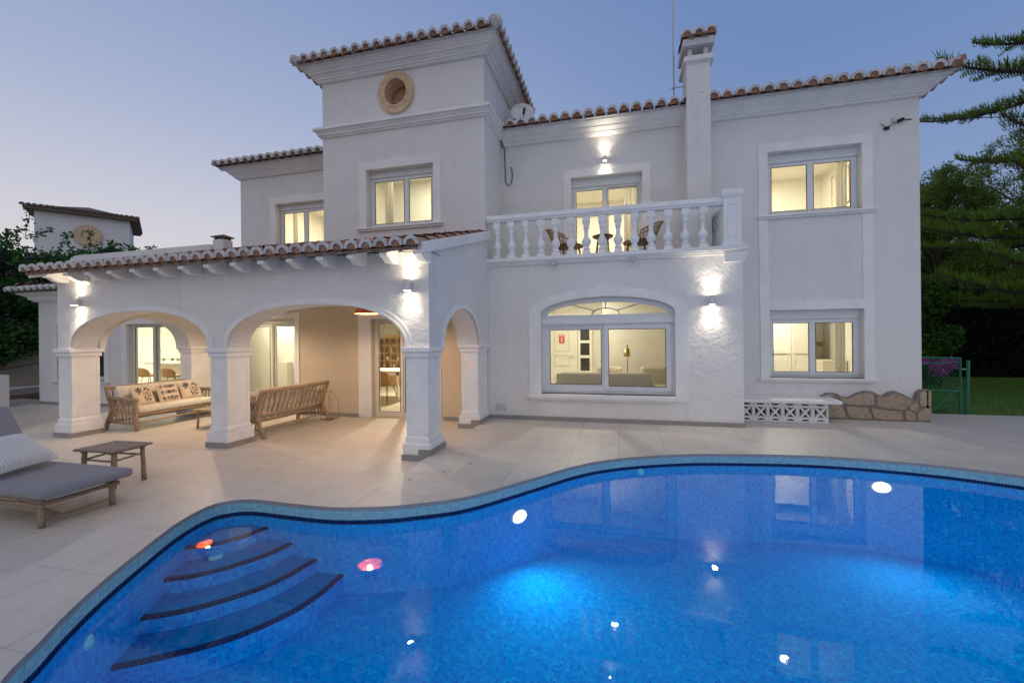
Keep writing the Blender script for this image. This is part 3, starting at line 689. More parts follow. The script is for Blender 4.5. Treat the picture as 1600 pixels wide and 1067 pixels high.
for k in range(9): b.tube([(ex+.06-k*.3, ey-.06+k*.3, zE+.08+k*.3*tn), (ex-.27-k*.3, ey+.27+k*.3, zE+.06+(k+1)*.3*tn)], [.10, .085], 8)
b.build('hip_tiles', 'clay_tile', RF)
# left block
lx = -9.6-.34
b = MB(); ym = (ey+13.66)/2
b.add([(lx, ey, zE), (-6.13, ey, zE), (-6.13, ym, zE+(ym-ey)*tn), (lx+(ym-ey), ym, zE+(ym-ey)*tn), (lx, 13.66, zE), (-6.13, 13.66, zE), (lx, ey, zE-.02), (-6.13, ey, zE-.02), (-6.13, 13.66, zE-.02), (lx, 13.66, zE-.02)],
      [(0, 1, 2, 3), (0, 3, 4), (3, 2, 5, 4), (6, 7, 1, 0), (6, 9, 4, 0), (6, 7, 8, 9)])
RF2 = b.build('roof', 'grey_mortar', V)
tiles('roof_tiles', (lx+.02, ey-.02, zE+.015), (1, 0, 0), (0, 1, 0), SL, -6.2-lx, lambda t: min(2.4, t+.1)/cos(SL), parent=RF2, clay='clay_tile_old')
tiles('roof_tiles', (lx-.02, ey+.05, zE+.015), (0, 1, 0), (1, 0, 0), SL, 4.9, lambda t: min(2.4, t, 5-t)/cos(SL), parent=RF2, clay='clay_tile_old')
# tower hip roof
tx0, tx1, ty0, ty1 = -6.13-.35, -2.5+.35, 7.9-.36, 10.4+.36; zT = 7.27; hr = (ty1-ty0)/2
b = MB(); b.add([(tx0, ty0, zT), (tx1, ty0, zT), (tx1, ty1, zT), (tx0, ty1, zT), (tx0+hr, ty0+hr, zT+hr*tn), (tx1-hr, ty0+hr, zT+hr*tn), (tx0, ty0, zT-.02), (tx1, ty0, zT-.02), (tx1, ty1, zT-.02), (tx0, ty1, zT-.02)],
    [(0, 1, 5, 4), (1, 2, 5), (2, 3, 4, 5), (3, 0, 4), (6, 7, 1, 0), (7, 8, 2, 1), (8, 9, 3, 2), (9, 6, 0, 3), (9, 8, 7, 6)])
RF3 = b.build('tower_roof', 'grey_mortar', V)
tiles('roof_tiles', (tx0+.02, ty0-.02, zT+.015), (1, 0, 0), (0, 1, 0), SL, tx1-tx0-.04, lambda t: min(hr, t, tx1-tx0-t)/cos(SL), parent=RF3, pitch=.24)
tiles('roof_tiles', (tx1+.02, ty0+.05, zT+.015), (0, 1, 0), (-1, 0, 0), SL, ty1-ty0-.1, lambda t: min(hr, t, ty1-ty0-t)/cos(SL), parent=RF3)
tiles('roof_tiles', (tx0-.02, ty0+.05, zT+.015), (0, 1, 0), (1, 0, 0), SL, ty1-ty0-.1, lambda t: min(hr, t, ty1-ty0-t)/cos(SL), parent=RF3)
b = MB(); b.smooth = True
for sx, x_ in ((1, tx0), (-1, tx1)):
    b = MB(); b.smooth = True
    for k in range(6): b.tube([(x_+sx*(k*.3-.05), ty0+k*.3-.05, zT+.07+k*.3*tn), (x_+sx*(k*.3+.28), ty0+k*.3+.28, zT+.05+(k+1)*.3*tn)], [.105, .085], 8)
    b.build('hip_tiles', 'tile_mortar_end', RF3)

# --- porch (arcade)
def arcade(x0, x1, z0, z1, holes, ax, c0, c1, top=None): ...
ZS = 1.44
def eloop(a, c, rise, n=30): return [(c, ZS)] + arc((a+c)/2, ZS, (c-a)/2, rise, 0, 180, n)[1:-1] + [(a, ZS)]
A1 = (-9.10, -6.14); A2 = (-5.78, -2.80)
def superell(a, c, rise, n=34, p=2.25):
    m_, h = (a+c)/2, (c-a)/2; o_ = []
    for i in range(n+1):
        t = PI*i/n; cx2, sx2 = cos(t), sin(t); o_.append((m_+h*math.copysign(abs(cx2)**(2/p), cx2), ZS+rise*abs(sx2)**(2/p)))
    return o_
b = MB()
lp = [(-9.44, ZS), (-9.44, 2.73), (-2.46, 2.73), (-2.46, ZS), (A2[1], ZS)] + superell(*A2, .62)[1:-1] + [(A2[0], ZS), (A1[1], ZS)] + superell(*A1, .60)[1:-1] + [(A1[0], ZS)]
b.prism([lp], 'Y', 5.25, 5.64); PW = b.build('arcade_wall', 'stucco_rough', V)
SA = (5.72, 7.28)
b = MB(); lp = [(5.64, ZS), (5.64, 2.86), (7.9, 3.50), (7.9, ZS), (SA[1], ZS)] + superell(*SA, .58, p=2.05)[1:-1] + [(SA[0], ZS)]
b.prism([lp], 'X', -2.84, -2.46); b.prism([[(5.25, 2.72), (5.25, 2.75), (5.64, 2.86), (5.64, 2.72)]], 'X', -2.84, -2.46)
b.build('arcade_wall', 'stucco_smooth', V)
b = MB(); b.prism([lp], 'X', -9.44, -9.06); b.build('arcade_wall', 'stucco_smooth', V)
def archivolt(a, c, rise, ax, c0, c1, wd=.085, p=2.25):
    i_ = superell(a, c, rise, p=p); o_ = superell(a-wd, c+wd, rise+wd, p=p); b_ = MB(); b_.prism([o_+i_[::-1]], ax, c0, c1)
    i2 = superell(a+.0, c-.0, rise-.0, p=p); o2 = superell(a-.03, c+.03, rise+.03, p=p); b_.prism([o2+i2[::-1]], ax, c0-.012 if c0 < c1 else c0+.012, c1+.002)
    return b_.build('archivolt', 'white_trim', V, bevel=.004)
archivolt(*A1, .60, 'Y', 5.228, 5.252); archivolt(*A2, .62, 'Y', 5.228, 5.252)
archivolt(*SA, .58, 'X', -2.458, -2.438, p=2.05)
archivolt(*SA, .58, 'X', -2.862, -2.842, p=2.05)
def column(xc, yc, hx, hy, zb, stepskirt=False, x_clip=None):
    b_ = MB()
    def bx(e, z0, z1, e2=None): b_.frus(xc-hx, xc+hx, yc-hy, yc+hy, z0, z1, e, e if e2 is None else e2)
    bx(.045, zb+.078, zb+.225); bx(.045, zb+.225, zb+.235, .02); bx(.02, zb+.235, zb+.285); bx(.02, zb+.285, zb+.33, 0); bx(0, zb+.33, 1.30)
    bx(.028, 1.30, 1.365); bx(.028, 1.365, 1.375, .055); bx(.055, 1.375, 1.44)
    for sx in (-1, 1):
        for sy in (-1, 1):     # raised corner fillets frame the sunken face panel
            x_, y_ = xc+sx*hx, yc+sy*hy; b_.box(min(x_+sx*.006, x_-sx*.05), max(x_+sx*.006, x_-sx*.05), min(y_+sy*.006, y_-sy*.05), max(y_+sy*.006, y_-sy*.05), zb+.34, 1.295)
    c_ = b_.build('column', 'white_paint', V, bevel=.007)
    b_ = MB(); b_.box(xc-hx-.058, xc+hx+.058, yc-hy-.058, yc+hy+.058, zb, zb+.078)
    if stepskirt: b_.box(xc+.035, xc+hx+.061, yc-hy-.061, yc+hy+.061, zb+.08, zb+.158)
    b_.build('skirting', 'skirting_tile', c_, world=False)
    return c_
column(-9.26, 5.45, .155, .20, -.08); column(-5.96, 5.45, .155, .20, -.08); column(-2.645, 5.45, .155, .20, -.08, True)
column(-2.645, 7.60, .155, .27, -.08, True); column(-9.22, 7.60, .155, .27, -.08)
# porch ceiling
b = MB(); b.box(-9.1, -2.8, 5.6, 7.9, 2.42, 2.5); b.build('porch_ceiling', 'interior_white', V)
# porch shed roof
PS = math.atan(.28); ze = 2.685
b = MB(); b.prism([[(4.93, ze-.01), (4.93, ze+.035), (9.13, ze+.035+4.2*.28), (9.13, ze-.01+4.2*.28)]], 'X', -9.60, -6.14)
b.prism([[(4.93, ze-.01), (4.93, ze+.035), (7.9, ze+.035+2.97*.28), (7.9, ze-.01+2.97*.28)]], 'X', -6.14, -2.50)
PR = b.build('porch_roof', 'grey_teak', V)
tiles('roof_tiles', (-9.57, 4.93, ze+.045), (1, 0, 0), (0, 1, 0), PS, 7.04, lambda t: (4.3 if t < 3.4 else 3.05), pitch=.2140, r=.089, parent=PR, rnd=.006, ed=(-.045, -.01))
b = MB(); b.prism([[(5.0, ze-.045), (5.0, ze+.10), (7.9, ze+.12+2.9*.28), (7.9, ze-.05+2.9*.28)]], 'X', -2.50, -2.40); b.build('verge', 'white_trim', PR, bevel=.01)
b = MB(); b.prism([[(5.0, ze-.045), (5.0, ze+.10), (7.9, ze+.12+2.9*.28), (7.9, ze-.05+2.9*.28)]], 'X', -9.68, -9.60); b.build('verge', 'white_trim', PR, bevel=.01)
# corbels
for k in range(15):
    x_ = -9.2+k*(6.72/14); b = MB(); z_ = ze-.012
    b.prism([[(5.26, z_+.09), (4.95, z_), (4.95, z_-.05)] + [(4.95+.05+.18*t, z_-.05-.055*sin(t*PI/2)-.02*sin(t*PI)) for t in (0, .25, .5, .75, 1)] + [(5.26, z_-.115)]], 'X', x_-.055, x_+.055)
    b.build('corbel', 'white_trim', V, bevel=.006)
# terrace parapet over the left wing, its roof edge
b = MB(); b.prism([[(-13.85, 2.9), (-13.85, 3.60), (-13.78, 3.72), (-13.62, 3.78), (-9.2, 3.80), (-9.2, 2.9)]], 'Y', 7.92, 8.14); b.build('parapet', 'stucco_smooth', V, bevel=.03)
b = MB()
for z0, z1, a, c in [(2.62, 2.68, .06, .12), (2.68, 2.74, .15, .15), (2.74, 2.80, .15, .26), (2.80, 2.86, .30, .30)]: b.frus(-15.0, -9.45, 7.95, 14.6, z0, z1-.0007, a, c)
b.build('cornice', 'white_trim', V, bevel=.008)
b = MB(); b.add([(-15.32, 7.58, 2.865), (-9.5, 7.58, 2.865), (-9.5, 7.93, 3.0), (-14.7, 7.93, 3.0)], [(0, 1, 2, 3)]); b.add([(-15.32, 7.58, 2.865), (-14.7, 7.93, 3.0), (-14.7, 14, 3.0), (-15.32, 14, 2.865)], [(0, 1, 2, 3)]); b.add([(-14.7, 7.93, 3.0), (-9.5, 7.93, 3.0), (-9.5, 14, 3.0), (-14.7, 14, 3.0)], [(0, 1, 2, 3)])
RW = b.build('wing_roof', 'grey_mortar', V, fix=False)
tiles('roof_tiles', (-15.34, 7.56, 2.88), (1, 0, 0), (0, 1, 0), rad(20), 5.8, lambda t: .42, parent=RW, clay='clay_tile_old', r=.09)
tiles('roof_tiles', (-15.36, 7.6, 2.88), (0, 1, 0), (1, 0, 0), rad(20), 6.3, lambda t: .42, parent=RW, clay='clay_tile_old', r=.09)
# small wing chimney
c_ = thing_ = None
b = MB(); b.box(-9.17, -8.87, 7.95, 8.2, 3.2, 3.90); CH2 = b.build('chimney', 'stucco_smooth', V)
b = MB(); [b.box(x_, x_+.05, y_, y_+.05, 3.90, 3.96) for x_ in (-9.15, -8.94) for y_ in (7.97, 8.13)]; b.frus(-9.17, -8.87, 7.95, 8.2, 3.96, 3.985, .03, .03); b.frus(-9.17, -8.87, 7.95, 8.2, 3.985, 4.04, .03, -.11)
b.build('chimney_cap', 'clay_tile_old', CH2, world=False)
# --- balcony
b = MB(); b.box(-2.47, 2.02, 7.86, 9.13, 2.92, 3.05); b.box(-2.47, 2.06, 7.83, 9.13, 2.955, 2.985); b.box(-2.47, 2.09, 7.80, 9.13, 2.985, 3.055)
b.prism([[(1.72, 2.95), (1.72, 2.78), (2.02, 2.78), (2.10, 2.95)]], 'Y', 7.82, 7.91)
BS = b.build('balcony_slab', 'white_trim', V, bevel=.006)
prof = [(.075, 0), (.075, .05), (.055, .06), (.05, .075), (.07, .10), (.045, .125), (.04, .14), (.062, .17), (.082, .215), (.084, .245), (.066, .28), (.042, .315), (.036, .36), (.037, .42), (.045, .475), (.058, .485), (.047, .50), (.05, .535), (.07, .585), (.075, .60), (.075, .70)]
b = MB(); b.smooth = True; b.lathe([(r_, z_) for r_, z_ in prof[2:-2]], seg=20); b.smooth = False; b.box(-.07, .07, -.07, .07, 0, .06); b.box(-.066, .066, -.066, .066, .585, .70)
BAL = thing('x', 'x', 'x'); bpy.data.objects.remove(BAL)
b = MB(); b.box(-2.47, 1.72, 7.86, 8.02, 3.765, 3.80); b.box(-2.47, 1.72, 7.84, 8.04, 3.80, 3.845); b.box(-2.47, 1.72, 7.86, 8.02, 3.845, 3.89)
b.box(1.78, 1.94, 8.1, 9.13, 3.765, 3.80); b.box(1.76, 1.96, 8.1, 9.13, 3.80, 3.845); b.box(1.78, 1.94, 8.1, 9.13, 3.845, 3.89)
BR = b.build('balustrade', 'white_paint', V, bevel=.006)
BRx = 0
bp = MB(); bp.smooth = True; bp.lathe([(r_, z_) for r_, z_ in prof[2:-2]], seg=20); bp.smooth = False; bp.box(-.07, .07, -.07, .07, 0, .06); bp.box(-.066, .066, -.066, .066, .585, .70)
first = None
posn = [(-2.27+.283*k, 7.94) for k in range(14)] + [(1.86, 8.26+.26*k) for k in range(4)]
for (x_, y_) in posn:
    if first is None: first = bp.build('baluster', 'white_paint', BR, world=False, bevel=.004); o = first
    else: o = first.copy(); COL.objects.link(o); o.parent = BR
    o.location = (x_, y_, 3.062)
    if hasattr(BR, 'matrix_parent_inverse'): pass
b = MB(); b.box(1.715, 1.985, 7.82, 8.10, 3.056, 3.86); b.frus(1.715, 1.985, 7.82, 8.10, 3.86, 3.90, .0, .03); b.frus(1.715, 1.985, 7.82, 8.10, 3.90, 3.97, .035, .035); b.frus(1.715, 1.985, 7.82, 8.10, 3.97, 4.0, .015, .015); b.frus(1.715, 1.985, 7.82, 8.10, 3.056, 3.11, .02, .02)
b.tube([(1.85+.075*x_, 7.815, 3.48+.27*z_) for x_, z_ in [(-1, -.85), (-.7, -1), (.7, -1), (1, -.85), (.8, -.6), (1, -.3), (1, .3), (.8, .6), (1, .85), (.7, 1), (-.7, 1), (-1, .85), (-.8, .6), (-1, .3), (-1, -.3), (-.8, -.6), (-1, -.85)]], .008, 6)
b.build('newel', 'white_paint', BR, world=False, bevel=.006)
# --- main chimney: one plain shaft in front of the eaves
b = MB(); b.box(1.275, 1.695, 8.65, 9.131, 3.06, 6.72); b.box(1.301, 1.719, 9.131, 9.22, 5.6, 6.72); b.frus(1.275, 1.695, 8.65, 9.22, 6.66, 6.70, 0, .04); b.frus(1.275, 1.695, 8.65, 9.22, 6.70, 6.78, .055, .055); b.frus(1.275, 1.695, 8.65, 9.22, 6.78, 6.82, .03, .03)
CH = b.build('chimney', 'stucco_smooth', V, bevel=.008)
b = MB()
for x_ in (1.305, 1.585):
    for y_ in (8.67, 9.13): b.box(x_, x_+.08, y_, y_+.08, 6.82, 6.98)
b.box(1.41, 1.61, 8.97, 9.01, 6.82, 6.98)
b.frus(1.275, 1.695, 8.65, 9.22, 6.98, 7.12, .065, .065); b.build('chimney_cap', 'grey_mortar', CH, world=False, bevel=.01)
T = tiles('cap_tiles', (1.275, 8.57, 7.14), (1, 0, 0), (0, 1, 0), rad(4), .42, lambda t: .58, pitch=.21, r=.095, parent=CH); T.matrix_parent_inverse = Matrix.Identity(4)

# fixings: vent, drains
b = MB(); b.box(-2.33, -2.12, 7.90, 7.912, .155, .295)
for k in range(6): b.box(-2.315, -2.135, 7.896, 7.901, .17+k*.02, .182+k*.02)
b.build('wall_vent', 'grey_mortar', V)
for x_ in (-1.17, .24):
    b = MB(); b.box(x_-.05, x_+.05, 7.76, 7.86, 2.88, 2.91); b.box(x_-.05, x_-.042, 7.76, 7.86, 2.91, 2.95); b.box(x_+.042, x_+.05, 7.76, 7.86, 2.91, 2.95); b.box(x_-.03, x_+.03, 7.80, 7.87, 2.913, 2.955)
    b.build('drain_spout', 'grey_mortar', V)

# ---------------------------------------------------------------- interiors
def room(x0, x1, y0, y1, z0, z1, mat_='interior_wall', e=60, col=(1, .92, .75), lx_=None, ly=None, fl='interior_floor', glow=True, size=.5):
    b_ = MB(); c = .02
    b_.box(x0, x1, y1, y1+c, z0, z1); b_.box(x0-c, x0, y0, y1, z0, z1); b_.box(x1, x1+c, y0, y1, z0, z1); b_.box(x0, x1, y0, y1, z1, z1+c)
    b_.cur = 1; b_.box(x0, x1, y0-.2, y1, z0-c, z0); b_.cur = 0
    r_ = b_.build('room_interior', [mat_, fl], V)
    if e:
        xx = lx_ if lx_ is not None else (x0+x1)/2; yy = ly if ly is not None else (y0+y1)/2
        t = thing('ceiling_light', 'CL', 'ceiling light', (xx, yy, z1), 'ceiling lights inside the rooms')
        b_ = MB(); b_.lathe([(.07, -.0), (.07, -.03), (.05, -.045), (0, -.045)], (xx, yy, z1)); b_.build('diffuser', 'ceiling_glow', t)
        lamp('AREA', 'room_light', (xx, yy, z1-.06), e*1.55, col, t, size*.3, (0, 0, -1)); return t
    return r_
t = room(2.1, 5.0, 9.40, 12.4, 3.1, 5.55, e=42); t['label'] = 'round ceiling light in the upper right bedroom'
t = room(2.1, 5.0, 9.40, 12.4, .0, 2.5, e=24, col=(1, .92, .75)); t['label'] = 'round ceiling light in the ground floor bedroom at the right'
t = room(-2.3, 1.95, 9.40, 12.8, 3.04, 5.5, e=52); t['label'] = 'round ceiling light in the room behind the balcony'
t = room(-5.9, -2.75, 8.16, 10.1, 3.15, 5.6, e=22, col=(1, .92, .75)); t['label'] = 'round ceiling light in the tower room'
t = room(-9.3, -6.2, 9.40, 12.5, 3.3, 5.5, e=44, col=(1, .90, .70)); t['label'] = 'round ceiling light in the bedroom left of the tower'
t = room(-2.3, 1.82, 8.17, 11.95, 0.0, 2.75, e=33, col=(1, .90, .70), lx_=-.9, ly=10.2); t['label'] = 'round ceiling light in the living room'
t = room(-8.4, -2.72, 9.2, 14.2, -.08, 2.45, mat_='interior_white', e=75, col=(1, .90, .70), lx_=-5.6, ly=11.0); t['label'] = 'round ceiling light in the dining room'
b = MB(); b.box(-6.75, -2.72, 8.16, 9.2, -.10, -.078); b.build('room_interior', 'interior_floor', V)
b = MB(); b.box(-6.75, -2.72, 8.16, 9.2, 2.1, 2.12); b.build('room_interior', 'interior_white', V)
t = room(-9.6, -6.7, 8.15, 9.1, -.08, 2.45, mat_='interior_white', e=17, col=(1, .93, .76)); t['label'] = 'round ceiling light in the white room behind the middle porch door'
t = room(-14.78, -9.62, 8.42, 13.0, -.08, 2.5, mat_='interior_white', e=85, col=(1, .92, .74), lx_=-12.5, ly=10.5); t['label'] = 'round ceiling light in the kitchen'
b = MB(); b.box(-12.5, -12.45, 8.2, 8.40, -.08, 2.5); b.box(-9.66, -9.62, 8.2, 8.42, -.08, 2.5); b.box(-14.78, -12.5, 8.37, 8.40, -.08, 2.5); b.build('room_interior', 'interior_white', V)
b = MB(); b.box(-14.6, -12.55, 8.34, 8.365, -.08, 2.5); b.box(-12.56, -12.54, 8.2, 8.34, -.08, 2.5); b.build('room_interior', 'dark_room', V)  # near-black sheets paint in the dark of an unlit room behind the wing window

def curtain(x0, x1, y, z0, z1, label, waves=4, amp=.03):
    n_ = waves*10; b_ = MB(); b_.smooth = True; vs = []
    for z_ in (z0, z0+(z1-z0)*.5, z1):
        for i in range(n_+1):
            t_ = i/n_; vs.append((x0+(x1-x0)*t_, y+amp*sin(t_*waves*2*PI+.4*sin(z_*2)), z_))
    b_.add(vs, [(r_*(n_+1)+i, r_*(n_+1)+i+1, (r_+1)*(n_+1)+i+1, (r_+1)*(n_+1)+i) for r_ in range(2) for i in range(n_)])
    o_ = b_.build('curtain', 'curtain', fix=False); s_ = o_.modifiers.new('solid', 'SOLIDIFY'); s_.thickness = .004; tag(o_, label, 'curtain', 'pale curtains hanging at the windows'); return o_
curtain(2.84, 2.97, 9.52, 3.2, 5.3, 'pale curtain at the left side of the upper right window', 3)
curtain(4.08, 4.26, 9.52, 3.2, 5.3, 'pale curtain at the right side of the upper right window', 3)
curtain(2.82, 2.95, 9.52, .1, 2.3, 'pale curtain at the left side of the lower right window', 3)
curtain(4.04, 4.2, 9.52, .1, 2.3, 'pale curtain at the right side of the lower right window', 3)
curtain(.12, .40, 9.55, 3.05, 5.1, 'pale curtain at the right side of the balcony door', 3)
curtain(-4.92, -4.72, 8.35, 3.3, 5.3, 'pale curtain at the left side of the tower window', 3)
curtain(-3.84, -3.66, 8.35, 3.3, 5.3, 'pale curtain at the right side of the tower window', 4)
curtain(-8.35, -8.2, 9.55, 3.5, 5.2, 'pale curtain in the bedroom window left of the tower', 2)

def picture(x0, x1, y, z0, z1, label, ax='Y', plant=True):
    b_ = MB(); fr = thing('wall_picture', label, 'picture', (x0, y, z0), 'framed pictures inside the rooms')
    if ax == 'Y':
        b_.prism([rect(x0, x1, z0, z1), rect(x0+.015, x1-.015, z0+.015, z1-.015)], 'Y', y-.02, y); b_.build('frame', 'cabinet_wood', fr)
        b_ = MB(); b_.box(x0+.01, x1-.01, y-.012, y-.002, z0+.01, z1-.01); b_.build('canvas', 'linen', fr)
        b_ = MB(); cx = (x0+x1)/2
        for k in range(9):
            zz_ = z0+.12+k*(z1-z0-.2)/9; sgn = 1 if k % 2 else -1; l_ = .12+.04*(k % 3)
            b_.prism([[(cx, zz_), (cx+sgn*l_*.5, zz_+.03), (cx+sgn*l_, zz_+.14), (cx+sgn*l_*.4, zz_+.12)]], 'Y', y-.016, y-.0125)
        b_.tube([(cx, y-.014, z0+.05), (cx+.02, y-.014, z1-.08)], .006, 5); b_.build('plant_drawing', 'dark_metal', fr)
    else:
        b_.prism([rect(x0, x1, z0, z1), rect(x0+.015, x1-.015, z0+.015, z1-.015)], 'X', y-.02, y); b_.build('frame', 'cabinet_wood', fr)
        b_ = MB(); b_.box(y-.012, y-.002, x0+.01, x1-.01, z0+.01, z1-.01); b_.build('canvas', 'linen', fr)
        b_ = MB(); cx = (x0+x1)/2
        for k in range(7):
            zz_ = z0+.1+k*(z1-z0-.2)/7; sgn = 1 if k % 2 else -1
            b_.prism([[(cx, zz_), (cx+sgn*.06, zz_+.02), (cx+sgn*.12, zz_+.09), (cx+sgn*.05, zz_+.08)]], 'X', y-.016, y-.0125)
        b_.build('plant_drawing', 'dark_metal', fr)
picture(11.0, 11.8, 4.98, 4.5, 5.3, 'thin framed drawing on the side wall of the upper right bedroom', 'X')
picture(-11.3, -10.2, 12.48, 4.3, 5.3, 'x') if False else None
picture(-9.95+.75, -8.3, 12.0, 4.35, 5.35, 'drawing of dark leaves seen through the window left of the tower')
# wardrobe + wall lamp + headboard in lower right room
t = thing('wardrobe', 'cream wardrobe with panelled doors behind the lower right window', 'wardrobe', (3.3, 12.0, 0))
b = MB(); b.box(3.0, 4.55, 11.7, 12.3, 0, 2.3); b.build('body', 'interior_wall', t)
for x0_ in (3.02, 3.53, 4.04):
    b = MB(); b.prism([rect(x0_, x0_+.5, .05, 2.27), rect(x0_+.07, x0_+.43, .15, 1.1), rect(x0_+.07, x0_+.43, 1.2, 2.17)], 'Y', 11.675, 11.7); b.lathe([(.015, 0), (.015, .02)], (x0_+.45, 11.66, 1.1), 8); b.build('door', 'interior_wall', t)
t = thing('reading_lamp', 'small jointed reading lamp on the bedroom wall, lower right window', 'lamp', (4.9, 12.35, 1.3))
b = MB(); b.box(4.86, 4.94, 12.3, 12.38, 1.25, 1.37); b.tube([(4.9, 12.3, 1.31), (4.75, 12.1, 1.34), (4.62, 12.15, 1.36), (4.52, 12.1, 1.33)], .012, 6); b.tube([(4.53, 12.1, 1.35), (4.47, 12.08, 1.28)], [.02, .04], 8); b.build('arm', 'brass', t)
b = MB(); b.box(4.5, 4.98, 11.2, 12.38, .0, .95); tag(b.build('headboard', 'linen'), 'beige padded headboard at the right edge of the lower right window', 'headboard')
# living room
t = thing('front_door', 'white panelled entrance door seen through the arched window', 'door', (-1.5, 11.9, 0))
b = MB(); b.box(-1.93, -1.19, 11.88, 11.93, 0, 2.1); b.prism([rect(-2.0, -1.13, 0, 2.2), rect(-1.93, -1.19, 0, 2.1)], 'Y', 11.84, 11.93); b.build('door_leaf', 'interior_white', t, bevel=.006)
b = MB(); b.prism([[(-1.78, 1.15), (-1.34, 1.15)] + arc(-1.56, 1.6, .22, .24, 0, 180, 12), [(-1.75, 1.18), (-1.37, 1.18)] + arc(-1.56, 1.6, .19, .21, 0, 180, 12)], 'Y', 11.868, 11.882)
for zz_ in (.2, .75): b.prism([rect(-1.78, -1.34, zz_, zz_+.32), rect(-1.75, -1.37, zz_+.03, zz_+.29)], 'Y', 11.868, 11.882)
b.build('panel_moulding', 'aluminium_cream', t)
b = MB(); b.tube([(-1.22, 11.87, 1.02), (-1.22, 11.83, 1.02), (-1.32, 11.83, 1.03)], .012, 6); b.build('door_handle', 'brass', t)
b = MB(); b.box(-1.64, -1.48, 11.86, 11.868, 1.38, 1.62); o = tag(b.build('wall_sign', 'red_sign'), 'small red notice on the white entrance door', 'sign')
b = MB(); b.box(-1.62, -1.50, 11.857, 11.86, 1.585, 1.60); b.prism([arc(-1.56, 1.51, .022, .03, 0, 360, 12)[:-1], arc(-1.56, 1.51, .012, .018, 0, 360, 12)[:-1]], 'Y', 11.857, 11.86); b.box(-1.575, -1.545, 11.857, 11.86, 1.43, 1.475); mk = b.build('lettering', 'interior_white', o, world=False)
t = thing('side_window', 'narrow dark glazed strip with three panes beside the entrance door', 'window', (-1.0, 11.9, 0))
b = MB(); b.prism([rect(-1.12, -.72, 0, 2.2), rect(-1.05, -.80, .62, .97), rect(-1.05, -.80, 1.05, 1.38), rect(-1.05, -.80, 1.46, 1.8)], 'Y', 11.86, 11.93); b.build('frame', 'interior_white', t)
b = MB(); b.box(-1.06, -.79, 11.90, 11.93, .6, 1.85); b.build('pane', 'dark_room', t)
b = MB(); b.box(-.42, 1.82, 11.2, 11.9, 0, 2.74); b.build('room_interior', 'interior_wall', V)
def sofa_inside(x0, x1, y0, h, label, name='sofa', tufted=False, y1=None):
    t_ = thing(name, label, name if name == 'sofa' else 'armchair', ((x0+x1)/2, y0, 0)); y1 = y1 or y0+.8
    b_ = MB(); b_.rbox(x0, x1, y0+.05, y1, .12, .42, .06); b_.build('seat', 'sofa_grey', t_)
    b_ = MB(); b_.rbox(x0+.05, x1-.05, y0, y0+.22, .42, h, .08); b_.build('backrest', 'sofa_grey', t_)
    for x_ in (x0, x1-.16):
        b_ = MB(); b_.rbox(x_, x_+.16, y0+.05, y1, .15, .60, .06); b_.build('armrest', 'sofa_grey', t_)
    if tufted:
        b_ = MB()
        for i in range(4):
            for j in range(2): b_.lathe([(.014, -.0), (.01, .01), (0, .012)], (x0+.15+i*(x1-x0-.3)/3, (y1-.27), .58+j*.12), 6)
        b_.build('button', 'cabinet_wood', t_)
    return t_
sofa_inside(-1.35, .68, 8.9, .81, 'long grey sofa with its back to the arched window')
def armchair(x0, x1, label):
    t_ = thing('armchair', label, 'armchair', ((x0+x1)/2, 10.4, 0), 'tufted armchairs in the living room')
    b_ = MB(); b_.rbox(x0, x1, 10.0, 10.7, .15, .42, .05); b_.build('seat', 'sofa_grey', t_)
    b_ = MB(); b_.rbox(x0, x1, 10.65, 10.85, .35, .82, .05); b_.build('backrest', 'sofa_grey', t_)
    b_ = MB()
    for i in range(3):
        for j in range(2): b_.lathe([(.015, 0), (.01, .01)], (x0+.14+i*(x1-x0-.28)/2, 10.64, .58+.12*j), 6)
    b_.build('button', 'cabinet_wood', t_)
    for x_ in (x0-.06, x1-.06): b_ = MB(); b_.rbox(x_, x_+.13, 10.0, 10.7, .2, .60, .04); b_.build('armrest', 'sofa_grey', t_)
armchair(-.55, .05, 'tufted beige armchair left of the brass floor lamp'); armchair(.48, 1.1, 'tufted beige armchair right of the brass floor lamp')
t = thing('floor_lamp', 'brass floor lamp glowing between the two living room armchairs', 'lamp', (.17, 10.4, 0))
b = MB(); b.lathe([(.13, 0), (.13, .02), (.01, .03)], (.17, 10.4, 0)); b.tube([(.17, 10.4, .02), (.18, 10.4, 1.32)], .009, 6); b.tube([(.18, 10.4, 1.25), (.17, 10.38, 1.36)], .012, 6); b.build('stand', 'dark_metal', t)
b = MB(); b.smooth = True; b.lathe([(.075, 1.08), (.06, 1.27), (.055, 1.27), (.07, 1.08)], (.16, 10.38, 0), 20, False); b.build('lamp_shade', 'brass', t)
b = MB(); b.lathe([(0, 1.12), (.03, 1.13), (.03, 1.16), (0, 1.18)], (.16, 10.38, 0), 10); b.build('bulb', 'bulb_glow', t); lamp('SPOT', 'lamp_light', (.16, 10.38, 1.12), 14, (1, .68, .42), t, .03, (0, .15, -1), 120, .6)
